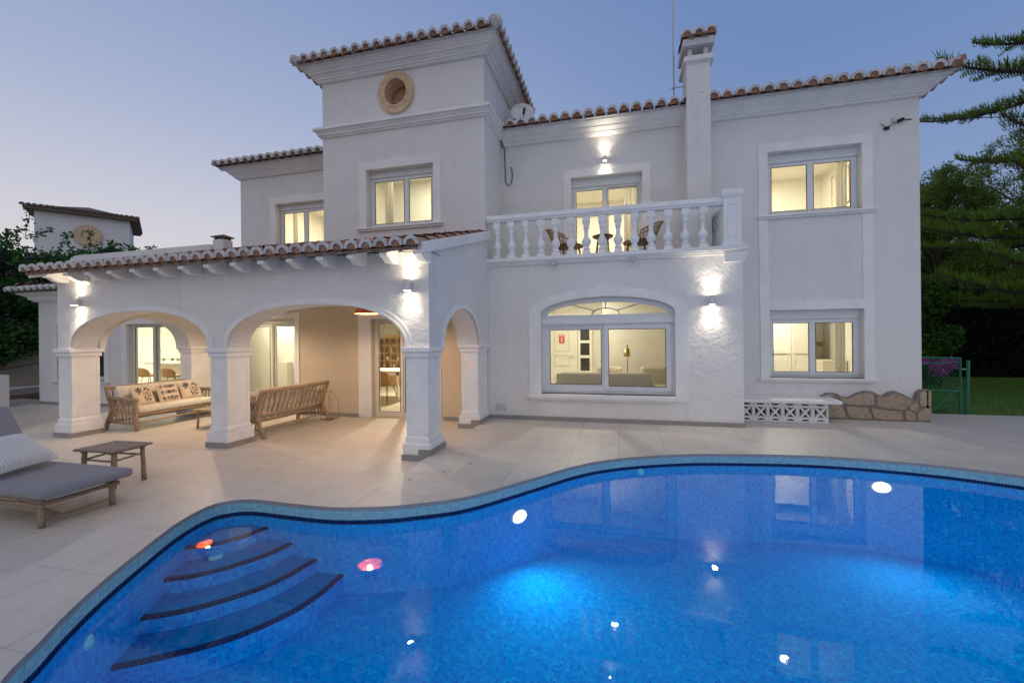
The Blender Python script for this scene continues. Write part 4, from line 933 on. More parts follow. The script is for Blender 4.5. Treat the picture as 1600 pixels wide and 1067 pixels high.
# dining room
t = thing('display_cabinet', 'wooden glass-fronted cabinet seen through the porch door', 'cabinet', (-7.2, 13.5, 0))
b = MB(); x0_, x1_ = -8.2, -6.2; b.box(x0_, x1_, 13.35, 13.7, -.07, .52); b.box(x0_, x1_, 13.6, 13.7, .52, 1.6); b.box(x0_, x0_+.06, 13.3, 13.7, .52, 1.6); b.box(x1_-.06, x1_, 13.3, 13.7, .52, 1.6); b.box(x0_-.03, x1_+.03, 13.25, 13.7, 1.6, 1.68); b.build('body', 'cabinet_wood', t)
b = MB()
for k in range(9): xx = x0_+.03+k*.2425; b.box(xx-.02, xx+.02, 13.28, 13.3, .52, 1.6)
for k in range(5): zz_ = .54+k*.26; b.box(x0_, x1_, 13.275, 13.295, zz_-.02, zz_+.02)
b.build('door_lattice', 'cabinet_wood', t)
b = MB()
for k in range(14): b.lathe([(.04, 0), (.05, .05), (.045, .12), (.02, .13)], (x0_+.15+k*.13, 13.5, .56+(k % 3)*.26), 8)
b.build('crockery', 'interior_white', t)
t = thing('dining_table', 'wooden topped dining table with white legs behind the porch door', 'table', (-5.6, 10.6, -.08))
b = MB(); b.box(-7.2, -5.55, 10.0, 11.0, .68, .72); b.build('tabletop', 'linen', t)
for x_, y_ in ((-7.15, 10.05), (-5.65, 10.05), (-7.15, 10.92), (-5.65, 10.92)): b = MB(); b.box(x_, x_+.05, y_, y_+.05, -.08, .68); b.build('leg', 'white_paint', t)
b = MB(); b.box(-7.15, -5.6, 10.05, 10.1, .60, .68); b.box(-5.65, -5.6, 10.05, 10.97, .60, .68); b.build('apron', 'white_paint', t)
def shell_chair(x, y, rz, label, z0=-.08, seat=.45, group='woven shell chairs at the dining table', nm='wicker_chair', matn='wicker', back=.38, cat='chair'):
    t_ = thing(nm, label, cat, (0, 0, 0), group)
    b_ = MB(); b_.smooth = True; n_ = 9; vs = []      # bucket shell
    for i in range(n_):
        for j in range(n_):
            u_, v_ = i/(n_-1)*2-1, j/(n_-1); w_ = .22+.03*v_
            if v_ < .5: yy = -.2+v_*2*.38; zz = seat+.05*u_*u_+.02*(1-v_*2)**2
            else: s_ = (v_-.5)*2; yy = .18+.08*s_; zz = seat+.05*u_*u_*(1-s_)+back*s_-.06*abs(u_)**3*s_
            vs.append((u_*w_*(1-.18*max(0, v_-.6)), yy-.06*u_*u_*(v_ > .5)*1, zz))
    b_.add(vs, [(i*n_+j, (i+1)*n_+j, (i+1)*n_+j+1, i*n_+j+1) for i in range(n_-1) for j in range(n_-1)])
    o_ = b_.build('seat_shell', matn, t_, fix=False); s_ = o_.modifiers.new('s', 'SOLIDIFY'); s_.thickness = .015
    for sx in (-1, 1):
        for sy in (-1, 1): b_ = MB(); b_.tube([(sx*.12, sy*.1, seat), (sx*.2, sy*.2, 0)], .008, 6); b_.build('leg', 'dark_metal', t_)
    t_.location = (x, y, z0); t_.rotation_euler = (0, 0, rz); return t_
shell_chair(-5.75, 9.75, 2.9, 'brown woven shell chair at the near end of the dining table')
# kitchen bar with stools
t = thing('kitchen_bar', 'pale kitchen bar counter behind the left sliding door', 'counter', (-13, 9.9, 0))
b = MB(); b.box(-14.0, -11.0, 9.85, 10.5, .86, .91); b.build('worktop', 'white_paint', t); b = MB(); b.box(-13.9, -11.0, 10.05, 10.4, -.08, .86); b.build('base', 'interior_wall', t)
for k, (x_, lb) in enumerate(((-13.25, 'woven bar stool nearest the wall behind the left sliding door'), (-12.3, 'woven bar stool in the middle of the kitchen bar'), (-11.55, 'woven bar stool at the right end of the kitchen bar'))):
    shell_chair(x_, 9.45, PI, lb, seat=.62, back=.26, group='woven bar stools in the kitchen', nm='bar_stool', cat='stool', matn='wicker')
for k, x_ in enumerate((-13.45, -13.1, -12.85)):
    t = thing('potted_plant', ('leftmost', 'middle', 'rightmost')[k]+' of three little plants on the kitchen bar', 'plant', (x_, 10, .91), 'little potted plants on the kitchen bar')
    b = MB(); b.lathe([(.03, 0), (.04, .07)], (x_, 10, .91), 10); b.build('pot', 'terracotta_pot', t)
    b = MB()
    for j in range(30): a = random.random()*2*PI; l_ = random.uniform(.03, .07); b.add([(x_, 10, .97), (x_+l_*cos(a), 10+l_*sin(a), 1.0+random.random()*.05), (x_+l_*cos(a+.4), 10+l_*sin(a+.4), .99+random.random()*.05)], [(0, 1, 2)])
    b.build('leaves', 'leaf_shrub', t, fix=False)
b = MB(); b.box(-8.35, -8.0, 8.9, 9.08, -.08, 1.0); b.box(-7.35, -6.75, 8.8, 9.08, -.08, .9); b.box(-7.4, -6.75, 8.8, 9.08, 1.0, 1.02); tag(b.build('white_cupboard', 'interior_white'), 'low white cupboard behind the middle porch door', 'cupboard')

# ---------------------------------------------------------------- wall lamps
def wall_lamp(x, y, z, label, e=13, r=.05, hgt=.15, grp='up and down wall lamps', ang=100):
    t_ = thing('wall_lamp', label, 'wall lamp', (x, y, z), grp); off = .105
    b_ = MB(); b_.smooth = True; b_.lathe([(r, -hgt/2), (r, hgt/2), (r*.86, hgt/2), (r*.86, hgt/2-.015)], (x, y-off, z), 20, False); b_.smooth = False
    b_.box(x-.03, x+.03, y-off+.04, y, z-.035, z+.035); b_.build('lamp_body', 'lamp_body', t_)
    for s_ in (-1, 1):
        b_ = MB(); b_.lathe([(0, 0), (r*.82, 0), (r*.82, .004*s_), (0, .004*s_)], (x, y-off, z+s_*(hgt/2-.006)), 16); b_.build('lens', 'lamp_glow', t_)
        lamp('SPOT', 'lamp_light', (x, y-off, z+s_*(hgt/2+.004)), e, (1, .88, .68), t_, .02, (0, .04, s_), ang, 1.0)
wall_lamp(-8.86, 5.25, 2.24, 'white cylinder lamp lit up and down at the left end of the porch front')
wall_lamp(-2.72, 5.25, 2.26, 'white cylinder lamp lit up and down above the right porch column')
wall_lamp(1.52, 7.91, 2.15, 'white cylinder lamp lit up and down right of the arched window', 19)
wall_lamp(-.26, 9.13, 5.23, 'small lamp lit up and down above the balcony door', 14, .035, .10)
# porch pendants
def pendant(x, y, label):
    t_ = thing('pendant_lamp', label, 'pendant lamp', (x, y, 1.98), 'orange rattan pendants under the porch ceiling')
    b_ = MB(); b_.smooth = True; b_.lathe([(.20, 1.98), (.205, 2.0), (.195, 2.03), (.14, 2.09), (.13, 2.12), (.10, 2.22), (.05, 2.27), (.045, 2.27), (.09, 2.22), (.125, 2.12), (.135, 2.08), (.19, 2.02)], (x, y, 0), 28, False); b_.build('lamp_shade', 'orange_rattan', t_)
    b_ = MB(); b_.tube([(x, y, 2.27), (x, y, 2.42)], .006, 6); b_.build('cord', 'cable_black', t_)
    b_ = MB(); b_.lathe([(0, 2.07), (.03, 2.09), (.035, 2.12), (.015, 2.16)], (x, y, 0), 10); b_.build('bulb', 'bulb_glow', t_)
    lamp('POINT', 'lamp_light', (x, y, 2.04), 52, (1, .78, .52), t_, .035)
pendant(-4.13, 6.4, 'orange rattan pendant under the porch, in the right arch'); pendant(-7.5, 6.35, 'orange rattan pendant under the porch, in the left arch')
for x_, y_, lb in ((-7.7, 7.3, 'recessed porch ceiling spot by the middle sliding door'), (-10.9, 7.4, None),):
    if lb:
        t = thing('ceiling_spot', lb, 'ceiling light', (x_, y_, 2.42)); b = MB(); b.lathe([(.06, 0), (.06, -.012), (0, -.012)], (x_, y_, 2.42)); b.build('lens', 'ceiling_glow', t); lamp('SPOT', 'lamp_light', (x_, y_, 2.40), 60, (1, .86, .62), t, .04, (0, .1, -1), 130, .8)

# ================================================================ FURNITURE
def wob(p0, p1, r, n_=5, w_=.008, b_=None):
    p0, p1 = Vector(p0), Vector(p1); pts = []; rs = []
    for i in range(n_):
        t_ = i/(n_-1); j = Vector((random.uniform(-w_, w_), random.uniform(-w_, w_), random.uniform(-w_, w_))) if 0 < i < n_-1 else Vector(); pts.append(p0.lerp(p1, t_)+j); rs.append(r*random.uniform(.9, 1.08))
    b_.smooth = True; b_.tube(pts, rs, 8); b_.smooth = False; return b_
def cushion(name, w_, h_, th, mat_, parent, loc, rot, n_=14):
    """a pillow standing in its local XZ plane"""
    b_ = MB(); b_.smooth = True; vs = []; fs = []
    for s_ in (-1, 1):
        base_ = len(vs)
        for i in range(n_+1):
            for j in range(n_+1):
                u_, v_ = i/n_*2-1, j/n_*2-1; d = (1-u_**4)*(1-v_**4); pin = 1-.06*(1-abs(u_)**1.5)*abs(v_)**3-.0; pin2 = 1-.06*(1-abs(v_)**1.5)*abs(u_)**3
                vs.append((u_*w_/2*pin2, s_*th/2*d**.55, (v_*h_/2)*pin))
        fs += [tuple(base_+k for k in ((i*(n_+1)+j), ((i+1)*(n_+1)+j), ((i+1)*(n_+1)+j+1), (i*(n_+1)+j+1))[::s_]) for i in range(n_) for j in range(n_)]
    b_.add(vs, fs); o_ = b_.build(name, mat_, parent, world=False, uv=lambda c: (c.x/w_+.5, c.z/h_+.5)); o_.location = loc; o_.rotation_euler = rot
    return o_
def outdoor_sofa(label, L_=1.62):
    """local: faces +X, length along Y, origin at floor centre"""
    t_ = thing('garden_sofa', label, 'sofa', (0, 0, 0), 'teak garden sofas under the porch'); h = L_/2
    for sy in (-1, 1):
        b_ = MB(); wob((.33, sy*h, 0), (.31, sy*h, .56), .036, b_=b_); b_.build('leg', 'teak', t_, world=False)
        b_ = MB(); wob((-.42, sy*h, 0), (-.24, sy*h, .40), .034, b_=b_); wob((-.24, sy*h, .30), (-.40, sy*h, .80), .034, b_=b_); b_.build('leg', 'teak', t_, world=False)
        b_ = MB(); wob((.36, sy*h, .57), (-.36, sy*h, .60), .034, b_=b_); wob((.31, sy*h, .13), (-.33, sy*h, .15), .02, b_=b_); wob((.31, sy*h, .30), (-.24, sy*h, .30), .024, b_=b_)
        for k in range(7): x_ = .25-k*.083; wob((x_, sy*h, .14), (x_+random.uniform(-.02, .02), sy*h, .565), .014, 6, .008, b_)
        wob((-.05, sy*h, .55), (-.36, sy*h, .14), .018, 6, .01, b_); b_.build('armrest', 'teak', t_, world=False)
    b_ = MB(); wob((.31, -h, .28), (.31, h, .28), .028, b_=b_); wob((-.24, -h, .28), (-.24, h, .28), .028, b_=b_); wob((.29, -h, .14), (.29, h, .16), .02, b_=b_); wob((-.30, -h, .15), (-.30, h, .15), .02, b_=b_)
    for k in range(10): y_ = -h+.1+k*(L_-.2)/9; wob((.31, y_, .295), (-.24, y_, .295), .012, 3, .004, b_)
    b_.build('seat_frame', 'teak', t_, world=False)
    b_ = MB(); wob((-.40, -h, .77), (-.40, h, .77), .032, 7, .01, b_); wob((-.27, -h, .38), (-.27, h, .38), .026, b_=b_)
    for k in range(14): y_ = -h+.09+k*(L_-.18)/13; wob((-.27, y_, .38), (-.39, y_+random.uniform(-.015, .015), .76), .015, 6, .011, b_)
    b_.build('backrest', 'teak', t_, world=False)
    b_ = MB(); b_.rbox(-.25, .36, -h+.04, h-.04, .31, .43, .05, puff=.01); b_.build('seat_cushion', 'linen', t_, world=False)
    return t_
s1 = outdoor_sofa('teak garden sofa facing right with three printed cushions'); s1.location = (-8.86, 6.66, -.08)
s2 = outdoor_sofa('teak garden sofa seen from behind in the middle arch'); s2.location = (-6.12, 6.64, -.08); s2.rotation_euler = (0, 0, PI)
def loose(sofa, loc, rotz, lean, w_, h_, th, mat_, label, grp):
    c_ = cushion('cushion', w_, h_, th, mat_, None, loc, (lean, 0, rotz)); tag(c_, label, 'cushion', grp); return c_
# back cushions of sofa 1 (face +X)
for k, (y_, lb) in enumerate(((6.28, 'long plain back cushion at the near half of the left sofa'), (7.05, 'long plain back cushion at the far half of the left sofa'))):
    loose(s1, (-9.05, y_, .53), PI/2, -.25, .78, .40, .16, 'linen', lb, 'plain linen back cushions')
for k, (y_, lb, mt_, rr) in enumerate(((6.15, 'beige cushion printed with a dark blue net-like seahorse, nearest the camera', 'net_print', .25), (6.62, 'beige cushion printed with three dark blue fish', 'fish_print', .05), (7.08, 'beige cushion printed with a dark blue net-like seahorse, at the far end', 'net_print', -.05))):
    loose(s1, (-8.80, y_, .52), PI/2+rr, -.42, .43, .40, .13, mt_, lb, 'printed cushions on the left sofa')
for k, (y_, x_, a_, lb) in enumerate(((6.25, -6.0, 0, 'long plain back cushion at the near half of the right sofa'), (6.98, -6.0, 0, 'long plain back cushion at the far half of the right sofa'))):
    loose(s2, (-5.93, y_, .53), -PI/2, -.25, .74, .42, .16, 'linen', lb, 'plain linen back cushions')
loose(s2, (-6.18, 6.12, .50), -PI/2-.25, -.5, .42, .40, .14, 'linen', 'plain white cushion propped at the near end of the right sofa', 'plain scatter cushions')
loose(s2, (-6.36, 6.42, .50), -PI/2+.2, -.45, .42, .40, .14, 'linen', 'plain white cushion beside another on the right sofa', 'plain scatter cushions')
def low_table(name, label, L_, W_, H_, mt_, legr=.022, grp=None, mat2=None):
    t_ = thing(name, label, 'table', (0, 0, 0), grp)
    b_ = MB(); n_ = 7
    for k in range(n_): y0_ = -W_/2+k*W_/n_; b_.box(-L_/2, L_/2, y0_+.002, y0_+W_/n_-.002, H_-.022, H_+random.uniform(-.001, .001))
    b_.box(-L_/2+.06, -L_/2+.1, -W_/2+.03, W_/2-.03, H_-.045, H_-.022); b_.box(L_/2-.1, L_/2-.06, -W_/2+.03, W_/2-.03, H_-.045, H_-.022)
    b_.build('tabletop', mat2 or mt_, t_, world=False, bevel=.003)
    for sx in (-1, 1):
        for sy in (-1, 1): b_ = MB(); wob((sx*(L_/2-.06), sy*(W_/2-.06), 0), (sx*(L_/2-.07), sy*(W_/2-.07), H_-.03), legr, 5, .002, b_); b_.build('leg', mt_, t_, world=False)
    b_ = MB(); z_ = H_-.13
    for sy in (-1, 1): wob((-(L_/2-.07), sy*(W_/2-.07), z_), (L_/2-.07, sy*(W_/2-.07), z_), .011, 4, .003, b_)
    for sx in (-1, 1): wob((sx*(L_/2-.07), -(W_/2-.07), z_), (sx*(L_/2-.07), (W_/2-.07), z_+.02), .011, 4, .003, b_)
    b_.build('stretcher', mt_, t_, world=False); return t_
t = low_table('coffee_table', 'low teak coffee table between the two garden sofas', .62, .95, .36, 'teak', .02); t.location = (-7.42, 6.72, -.08)
t = low_table('side_table', 'weathered side table with bamboo legs beside the sun lounger', .56, .44, .43, 'bamboo', .024, mat2='grey_teak'); t.location = (-5.68, 3.66, -.08); t.rotation_euler = (0, 0, .04)
# lounger
t = thing('sun_lounger', 'bamboo sun lounger with a grey mattress and raised back', 'sun lounger', (0, 0, 0))
b = MB(); wob((-2.6, -.29, .2), (0, -.29, .2), .022, 7, .002, b); wob((-2.6, -.29, .245), (0, -.29, .245), .018, 7, .002, b); wob((-2.6, .29, .22), (0, .29, .22), .022, 7, .002, b); wob((0, -.29, .22), (0, .29, .22), .022, 4, .002, b)
for k in range(12): wob((-2.5+k*.22, -.29, .245), (-2.5+k*.22, .29, .245), .012, 3, .001, b)
wob((-.04, -.25, .06), (-.04, .25, .07), .013, 4, .002, b); b.build('frame', 'bamboo', t, world=False)
for x_, y_ in ((-.05, -.27), (-.05, .27), (-2.4, -.27), (-2.4, .27)): b = MB(); wob((x_, y_, 0), (x_-.005, y_, .26), .027, 5, .001, b); b.build('leg', 'bamboo', t, world=False)
b = MB(); wob((-.30, -.30, .22), (-.06, -.12, .05), .018, 3, 0, b); b.build('strut', 'bamboo', t, world=False)
b = MB(); b.rbox(-1.30, .12, -.36, .36, .27, .365, .04); b.build('mattress', 'grey_fabric', t, world=False)
b = MB(); b.rbox(-.02, .80, -.36, .36, -.01, .085, .035); o = b.build('back_cushion', 'grey_fabric', t, world=False); o.location = (-1.24, 0, .32); o.rotation_euler = (0, -(PI-rad(50)), 0)
t.location = (-4.90, 2.90, -.08); t.rotation_euler = (0, 0, 0)
LG = t
c_ = cushion('cushion', .66, .46, .17, 'stripe_fabric', None, (-5.80, 2.82, .47), (-.95, .0, PI/2+.3)); tag(c_, 'pale cushion with thin blue stripes lying on the sun lounger', 'cushion')
# wire lantern
t = thing('wire_lantern', 'tall wire lantern with a candle dish behind the right sofa', 'lantern', (-5.8, 7.65, -.08))
b = MB()
for k in range(4):
    a = PI/4+k*PI/2; c_, s_ = cos(a), sin(a); b.tube([(-5.8+.17*c_, 7.6+.17*s_, -.08), (-5.8+.17*c_, 7.6+.17*s_, .30), (-5.8+.09*c_, 7.6+.09*s_, .42), (-5.8+.04*c_, 7.6+.04*s_, .47), (-5.8+.04*c_, 7.6+.04*s_, .52)], .005, 5)
for z_, r_ in ((-.075, .17), (.47, .04)): b.tube([(-5.8+r_*cos(PI/4+k*PI/2), 7.6+r_*sin(PI/4+k*PI/2), z_) for k in range(5)], .005, 5)
b.tube([(-5.8+.05*cos(k*PI/8), 7.6, .55+.04*sin(k*PI/8)) for k in range(9)], .004, 5); b.build('wire_frame', 'brass', t)
b = MB(); b.lathe([(.09, 0), (.1, .015), (.0, .015)], (-5.8, 7.6, -.075)); b.build('dish', 'brass', t)
# closed parasol at far left
t = thing('closed_parasol', 'folded dark green parasol at the left edge of the terrace', 'parasol', (-11.5, 5.3, -.08))
b = MB(); b.smooth = True; vs = []; n_ = 24
for i, (z_, r_) in enumerate(((.16, .16), (.5, .14), (1.1, .115), (1.8, .07), (2.2, .03))):
    for k in range(n_): a = 2*PI*k/n_; rr = r_*(1+.28*cos(a*6)); vs.append((-11.5+rr*cos(a), 5.3+rr*sin(a), z_))
b.add(vs, [(i*n_+k, i*n_+(k+1) % n_, (i+1)*n_+(k+1) % n_, (i+1)*n_+k) for i in range(4) for k in range(n_)]); b.build('canopy', 'dark_green_cloth', t)
b = MB(); b.tube([(-11.5, 5.3, -.08), (-11.5, 5.3, 2.3)], .02, 8); b.lathe([(.24, 0), (.24, .06), (.04, .08)], (-11.5, 5.3, -.08)); b.build('pole', 'dark_metal', t)
# balcony chairs and table
def bistro(x, y, rz, label):
    t_ = thing('rattan_armchair', label, 'chair', (0, 0, 0), 'rattan armchairs on the balcony')
    b_ = MB(); b_.smooth = True; b_.tube([(.26*cos(a), .26*sin(a), .42) for a in [2*PI*k/16 for k in range(17)]], .018, 6); b_.lathe([(0, .41), (.24, .41), (.25, .45), (0, .46)], (0, 0, 0), 18); b_.build('seat', 'wicker_dark', t_, world=False)
    b_ = MB(); b_.smooth = True; top = []
    for k in range(21):
        a = rad(-10+200*k/20); hh = .62+.30*sin(rad(180*k/20)); rr = .30+.10*sin(rad(180*k/20)); top.append((rr*cos(a), rr*sin(a), hh)); b_.tube([(.25*cos(a), .25*sin(a), .44), (rr*cos(a), rr*sin(a), hh)], .008, 5)
    b_.tube(top, .018, 6); b_.build('backrest', 'wicker', t_, world=False)
    for k in range(4): a = PI/4+k*PI/2; b_ = MB(); b_.tube([(.2*cos(a), .2*sin(a), .42), (.27*cos(a), .27*sin(a), 0)], .015, 6); b_.build('leg', 'wicker_dark', t_, world=False)
    t_.location = (x, y, 3.056); t_.rotation_euler = (0, 0, rz); t_.scale = (1.12, 1.12, .74); return t_
bistro(-.98, 8.62, PI/2-.25, 'rattan armchair at the left of the little balcony table'); bistro(.38, 8.62, -PI/2+.25, 'rattan armchair at the right of the little balcony table')
t = thing('bistro_table', 'small dark round table between the balcony armchairs', 'table', (-.3, 8.6, 3.056))
b = MB(); b.lathe([(.18, .44), (.20, .46), (.20, .48), (0, .485)], (-.3, 8.6, 3.056), 20); b.build('tabletop', 'wicker_dark', t)
for k in range(4): a = PI/4+k*PI/2; b = MB(); b.tube([(-.3+.12*cos(a), 8.6+.12*sin(a), 3.51), (-.3+.2*cos(a), 8.6+.2*sin(a), 3.056)], .013, 6); b.build('leg', 'wicker_dark', t)

# bench of pierced blocks with white slab
t = thing('garden_bench', 'low white bench slab on pierced concrete blocks below the right window', 'bench', (2.9, 8.8, 0))
b = MB(); b.prism([[(2.03, 8.47), (3.70, 8.47), (3.78, 9.13), (2.03, 9.13)]], 'Z', .345, .40); b.build('seat', 'white_trim', t, bevel=.012)
for k in range(6):
    b = MB(); x0_ = 2.115+k*.236; w_, h_ = .232, .344; c = (x0_+w_/2, h_/2); hx, hz = w_/2-.022, h_/2-.02
    half = lambda cx0, cz0, a0: None
    # frame with four openings between an X and two arcs
    def tri(pts): return [(c[0]+px*hx, c[1]+pz*hz) for px, pz in pts]
    holes = [tri([(-1, -.62), (-.22, 0), (-1, .62)]), tri([(1, -.62), (1, .62), (.22, 0)]), tri([(-.75, .72), (0, .16), (.75, .72), (.4, .58), (0, .53), (-.4, .58)]), tri([(-.75, -.72), (-.4, -.58), (0, -.53), (.4, -.58), (.75, -.72), (0, -.16)]),
             tri([(-.8, 1), (-.45, .83), (0, .76), (.45, .83), (.8, 1)]), tri([(-.8, -1), (.8, -1), (.45, -.83), (0, -.76), (-.45, -.83)])]
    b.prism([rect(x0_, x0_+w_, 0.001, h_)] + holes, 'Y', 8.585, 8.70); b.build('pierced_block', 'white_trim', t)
b = MB(); b.box(2.1, 3.5, 8.9, 8.95, 0, .34); b.build('dark_backing', 'dark_room', t)  # near-black sheet, paints the shade seen through the block openings
# stone cladding
ST = thing('stone_cladding', 'low strip of irregular brown stone cladding at the foot of the right corner', 'stonework', (4.4, 9.1, 0))
top = [(3.55, .36), (3.7, .47), (3.85, .47), (3.95, .41), (4.06, .40), (4.15, .46), (4.3, .52), (4.42, .51), (4.5, .46), (4.58, .43), (4.66, .50), (4.76, .53), (4.88, .47), (5.0, .40), (5.05, .37), (5.08, .50), (5.14, .565), (5.27, .565), (5.27, 0), (3.4, 0), (3.4, .36)]
b = MB(); b.prism([top], 'Y', 9.03, 9.13); b.box(5.2, 5.26, 9.03, 9.9, 0, .56); b.build('mortar_bed', 'mortar_joint', ST, bevel=.01)
stones = [[(3.42, .02), (3.62, .02), (3.60, .2), (3.42, .33)], [(3.44, .36), (3.66, .24), (3.70, .27), (3.80, .45), (3.68, .45), (3.52, .37)], [(3.65, .02), (4.0, .02), (3.93, .24), (3.82, .38), (3.72, .25), (3.64, .21)], [(3.86, .44), (3.95, .28), (4.43, .26), (4.42, .48), (4.3, .50), (4.14, .44), (4.04, .38), (3.94, .39)],
 [(4.03, .03), (4.40, .02), (4.36, .14), (4.32, .23), (3.98, .24)], [(4.43, .02), (4.86, .02), (4.84, .17), (4.42, .21), (4.36, .22)], [(4.46, .24), (4.88, .19), (4.98, .30), (5.0, .36), (4.87, .44), (4.76, .50), (4.67, .47), (4.6, .41), (4.46, .44)], [(4.89, .02), (5.05, .02), (5.03, .14), (4.96, .22), (4.88, .16)], [(4.93, .23), (5.06, .16), (5.09, .30), (5.04, .33), (5.0, .33)], [(5.08, .02), (5.25, .02), (5.25, .25), (5.17, .24), (5.06, .13)], [(5.11, .28), (5.18, .27), (5.21, .30), (5.21, .53), (5.15, .54), (5.10, .48)], [(5.23, .27), (5.265, .27), (5.265, .54), (5.23, .55)]]
for s_ in stones:
    c = Vector((sum(p[0] for p in s_)/len(s_), sum(p[1] for p in s_)/len(s_))); lo = []; q_ = [((p[0]-c.x)*.975+c.x, (p[1]-c.y)*.975+c.y) for p in s_]
    for k_ in range(len(q_)):           # knock the corners off and roughen each edge
        a_, m_, e_ = Vector(q_[k_-1]), Vector(q_[k_]), Vector(q_[(k_+1) % len(q_)])
        lo.append(tuple(m_.lerp(a_, .16))); lo.append(tuple(m_.lerp(a_, .05).lerp(e_, .05))); lo.append(tuple(m_.lerp(e_, .16)))
        lo.append(tuple(m_.lerp(e_, .5)+Vector((random.uniform(-.006, .006), random.uniform(-.006, .006)))))
    b = MB(); b.prism([lo], 'Y', 9.012+random.uniform(-.006, .006), 9.035); ob = b.build('stone', 'stone_clad', ST, bevel=.004)
b = MB(); b.box(5.255, 5.285, 9.03, 9.45, .02, .26); b.box(5.255, 5.285, 9.03, 9.3, .29, .55); b.box(5.255, 5.285, 9.33, 9.88, .29, .55); b.box(5.255, 5.285, 9.48, 9.88, .02, .26); b.build('stone', 'stone_clad', ST, bevel=.012)

# antenna, dish, wires
t = thing('antenna_mast', 'thin metal antenna mast strapped to the left of the tall chimney', 'antenna', (1.17, 9.3, 6.1))
b = MB(); b.tube([(1.09, 9.0, 6.1), (1.09, 9.0, 9.6)], .016, 8); b.tube([(1.09, 9.0, 7.0), (1.11, 9.0, 9.6)], .006, 5); b.build('mast', 'grey_metal', t)
b = MB()
for z_ in (6.18, 6.46): b.tube([(1.03, 9.0, z_), (1.31, 9.0, z_)], .009, 5); b.tube([(1.09, 8.97, z_-.03), (1.09, 8.97, z_+.03)], .024, 6)
b.build('bracket', 'grey_metal', t)
t = thing('satellite_dish', 'off-white satellite dish on the roof beside the tower', 'satellite dish', (-2.1, 9.5, 6.5))
b = MB(); b.smooth = True; b.lathe([(0, 0), (.10, .008), (.2, .035), (.27, .065), (.272, .06), (.2, .026), (.1, 0), (0, -.006)], seg=28); o = b.build('reflector', 'satin_white', t, world=False); o.location = (0, 0, .13); o.rotation_euler = Vector((.25, -.9, .35)).to_track_quat('Z', 'Y').to_euler()
b = MB(); b.tube([(0, 0, -.25), (0, .05, .1)], .015, 6); b.tube([(0, -.02, -.08), (.12, -.33, .02)], .008, 5); b.tube([(.10, -.32, -.04), (.13, -.34, .08)], .028, 8); b.build('feed_arm', 'dark_metal', t, world=False)
b = MB(); b.tube([(-2.45, 8.72, 6.06), (-2.44, 8.75, 5.95), (-2.46, 8.95, 5.87), (-2.44, 9.02, 5.78), (-2.42, 9.11, 5.7), (-2.41, 9.11, 5.2), (-2.40, 9.11, 4.98), (-2.34, 9.11, 4.9), (-2.27, 9.11, 4.95), (-2.25, 9.11, 5.1), (-2.26, 9.11, 5.26), (-2.29, 9.11, 5.30)], .009, 6); tag(b.build('loose_cable', 'cable_black'), 'black cable hanging in a hook beside the tower on the balcony wall', 'cable')
t = thing('junction_box', 'two small black cable clamps and a grey box high on the right wall', 'junction box', (4.82, 9.1, 5.3))
b = MB(); b.box(4.79, 4.84, 9.10, 9.13, 5.35, 5.42); b.build('box', 'grey_metal', t)
b = MB(); b.tube([(4.66, 9.10, 5.25), (4.73, 9.10, 5.24)], .03, 8); b.tube([(4.86, 9.08, 5.34), (4.94, 9.08, 5.37)], .03, 8); b.tube([(4.62, 9.11, 5.34), (4.68, 9.10, 5.26), (4.8, 9.09, 5.30), (4.88, 9.08, 5.34)], .006, 5); b.build('clamp', 'cable_black', t)
b = MB(); b.tube([(4.92, 9.08, 5.36), (7.5, 9.9, 5.48), (12.5, 11.5, 6.2), (22, 14.5, 8.0)], .009, 5); tag(b.build('overhead_wire', 'cable_black'), 'thin black wire running from the right wall towards the trees', 'cable')

# left low wall + garden wall
b = MB(); b.box(-15.9, -15.05, 7.1, 7.4, -.08, .74); GW = tag(b.build('low_wall', 'stucco_smooth', bevel=.01), 'short white garden wall at the far left of the terrace', 'wall')
b = MB(); b.box(-15.22, -15.14, 7.085, 7.1, .3, .42); b.build('socket', 'grey_mortar', GW, world=False)
b = MB(); b.prism([[(-18.3, -6), (-18.0, -6), (-17.6, 20), (-17.9, 20)]], 'Z', -.3, 2.3); tag(b.build('boundary_wall', 'plaster_cream'), 'cream boundary wall under the bougainvillea on the left', 'wall')
b = MB(); b.prism([[(-18.0, -6), (-17.1, -6), (-16.9, 20), (-17.6, 20)]], 'Z', -.3, -.03); struct(b.build('flower_bed', 'earth'))
b = MB(); b.tube([(-17.3, 2, .22), (-17.15, 12, .20)], .05, 8); tag(b.build('wall_pipe', 'stucco_smooth'), 'cream pipe running along the foot of the boundary wall', 'pipe')

# neighbour house
NH = thing('neighbour_house', 'neighbouring white house with a low tiled tower and round window, left background', 'house', (-30, 18, 0))
P1 = Vector((-31.8, 16.7)); P2 = Vector((-29.4, 19.9)); du = (P2-P1).normalized(); dn = Vector((-du.y, du.x))
def q4(a, c, z0, z1): return a, c
b = MB(); c4 = [P1, P2, P2+dn*4.2, P1+dn*4.2]; b.prism([[(p.x, p.y) for p in c4]], 'Z', 0, 9.0); b.build('tower_wall', 'stucco_smooth', NH)
ov = .38; e4 = [P1-du*ov-dn*ov, P2+du*ov-dn*ov, P2+du*ov+dn*(4.2+ov), P1-du*ov+dn*(4.2+ov)]; cc = (P1+P2)/2+dn*2.1
b = MB(); b.add([(p.x, p.y, 9.0) for p in e4]+[(p.x, p.y, 9.12) for p in e4]+[(cc.x, cc.y, 10.0)], [(3, 2, 1, 0), (0, 1, 5, 4), (1, 2, 6, 5), (2, 3, 7, 6), (3, 0, 4, 7), (4, 5, 8), (5, 6, 8), (6, 7, 8), (7, 4, 8)]); RN = b.build('roof', 'clay_tile_old', NH)
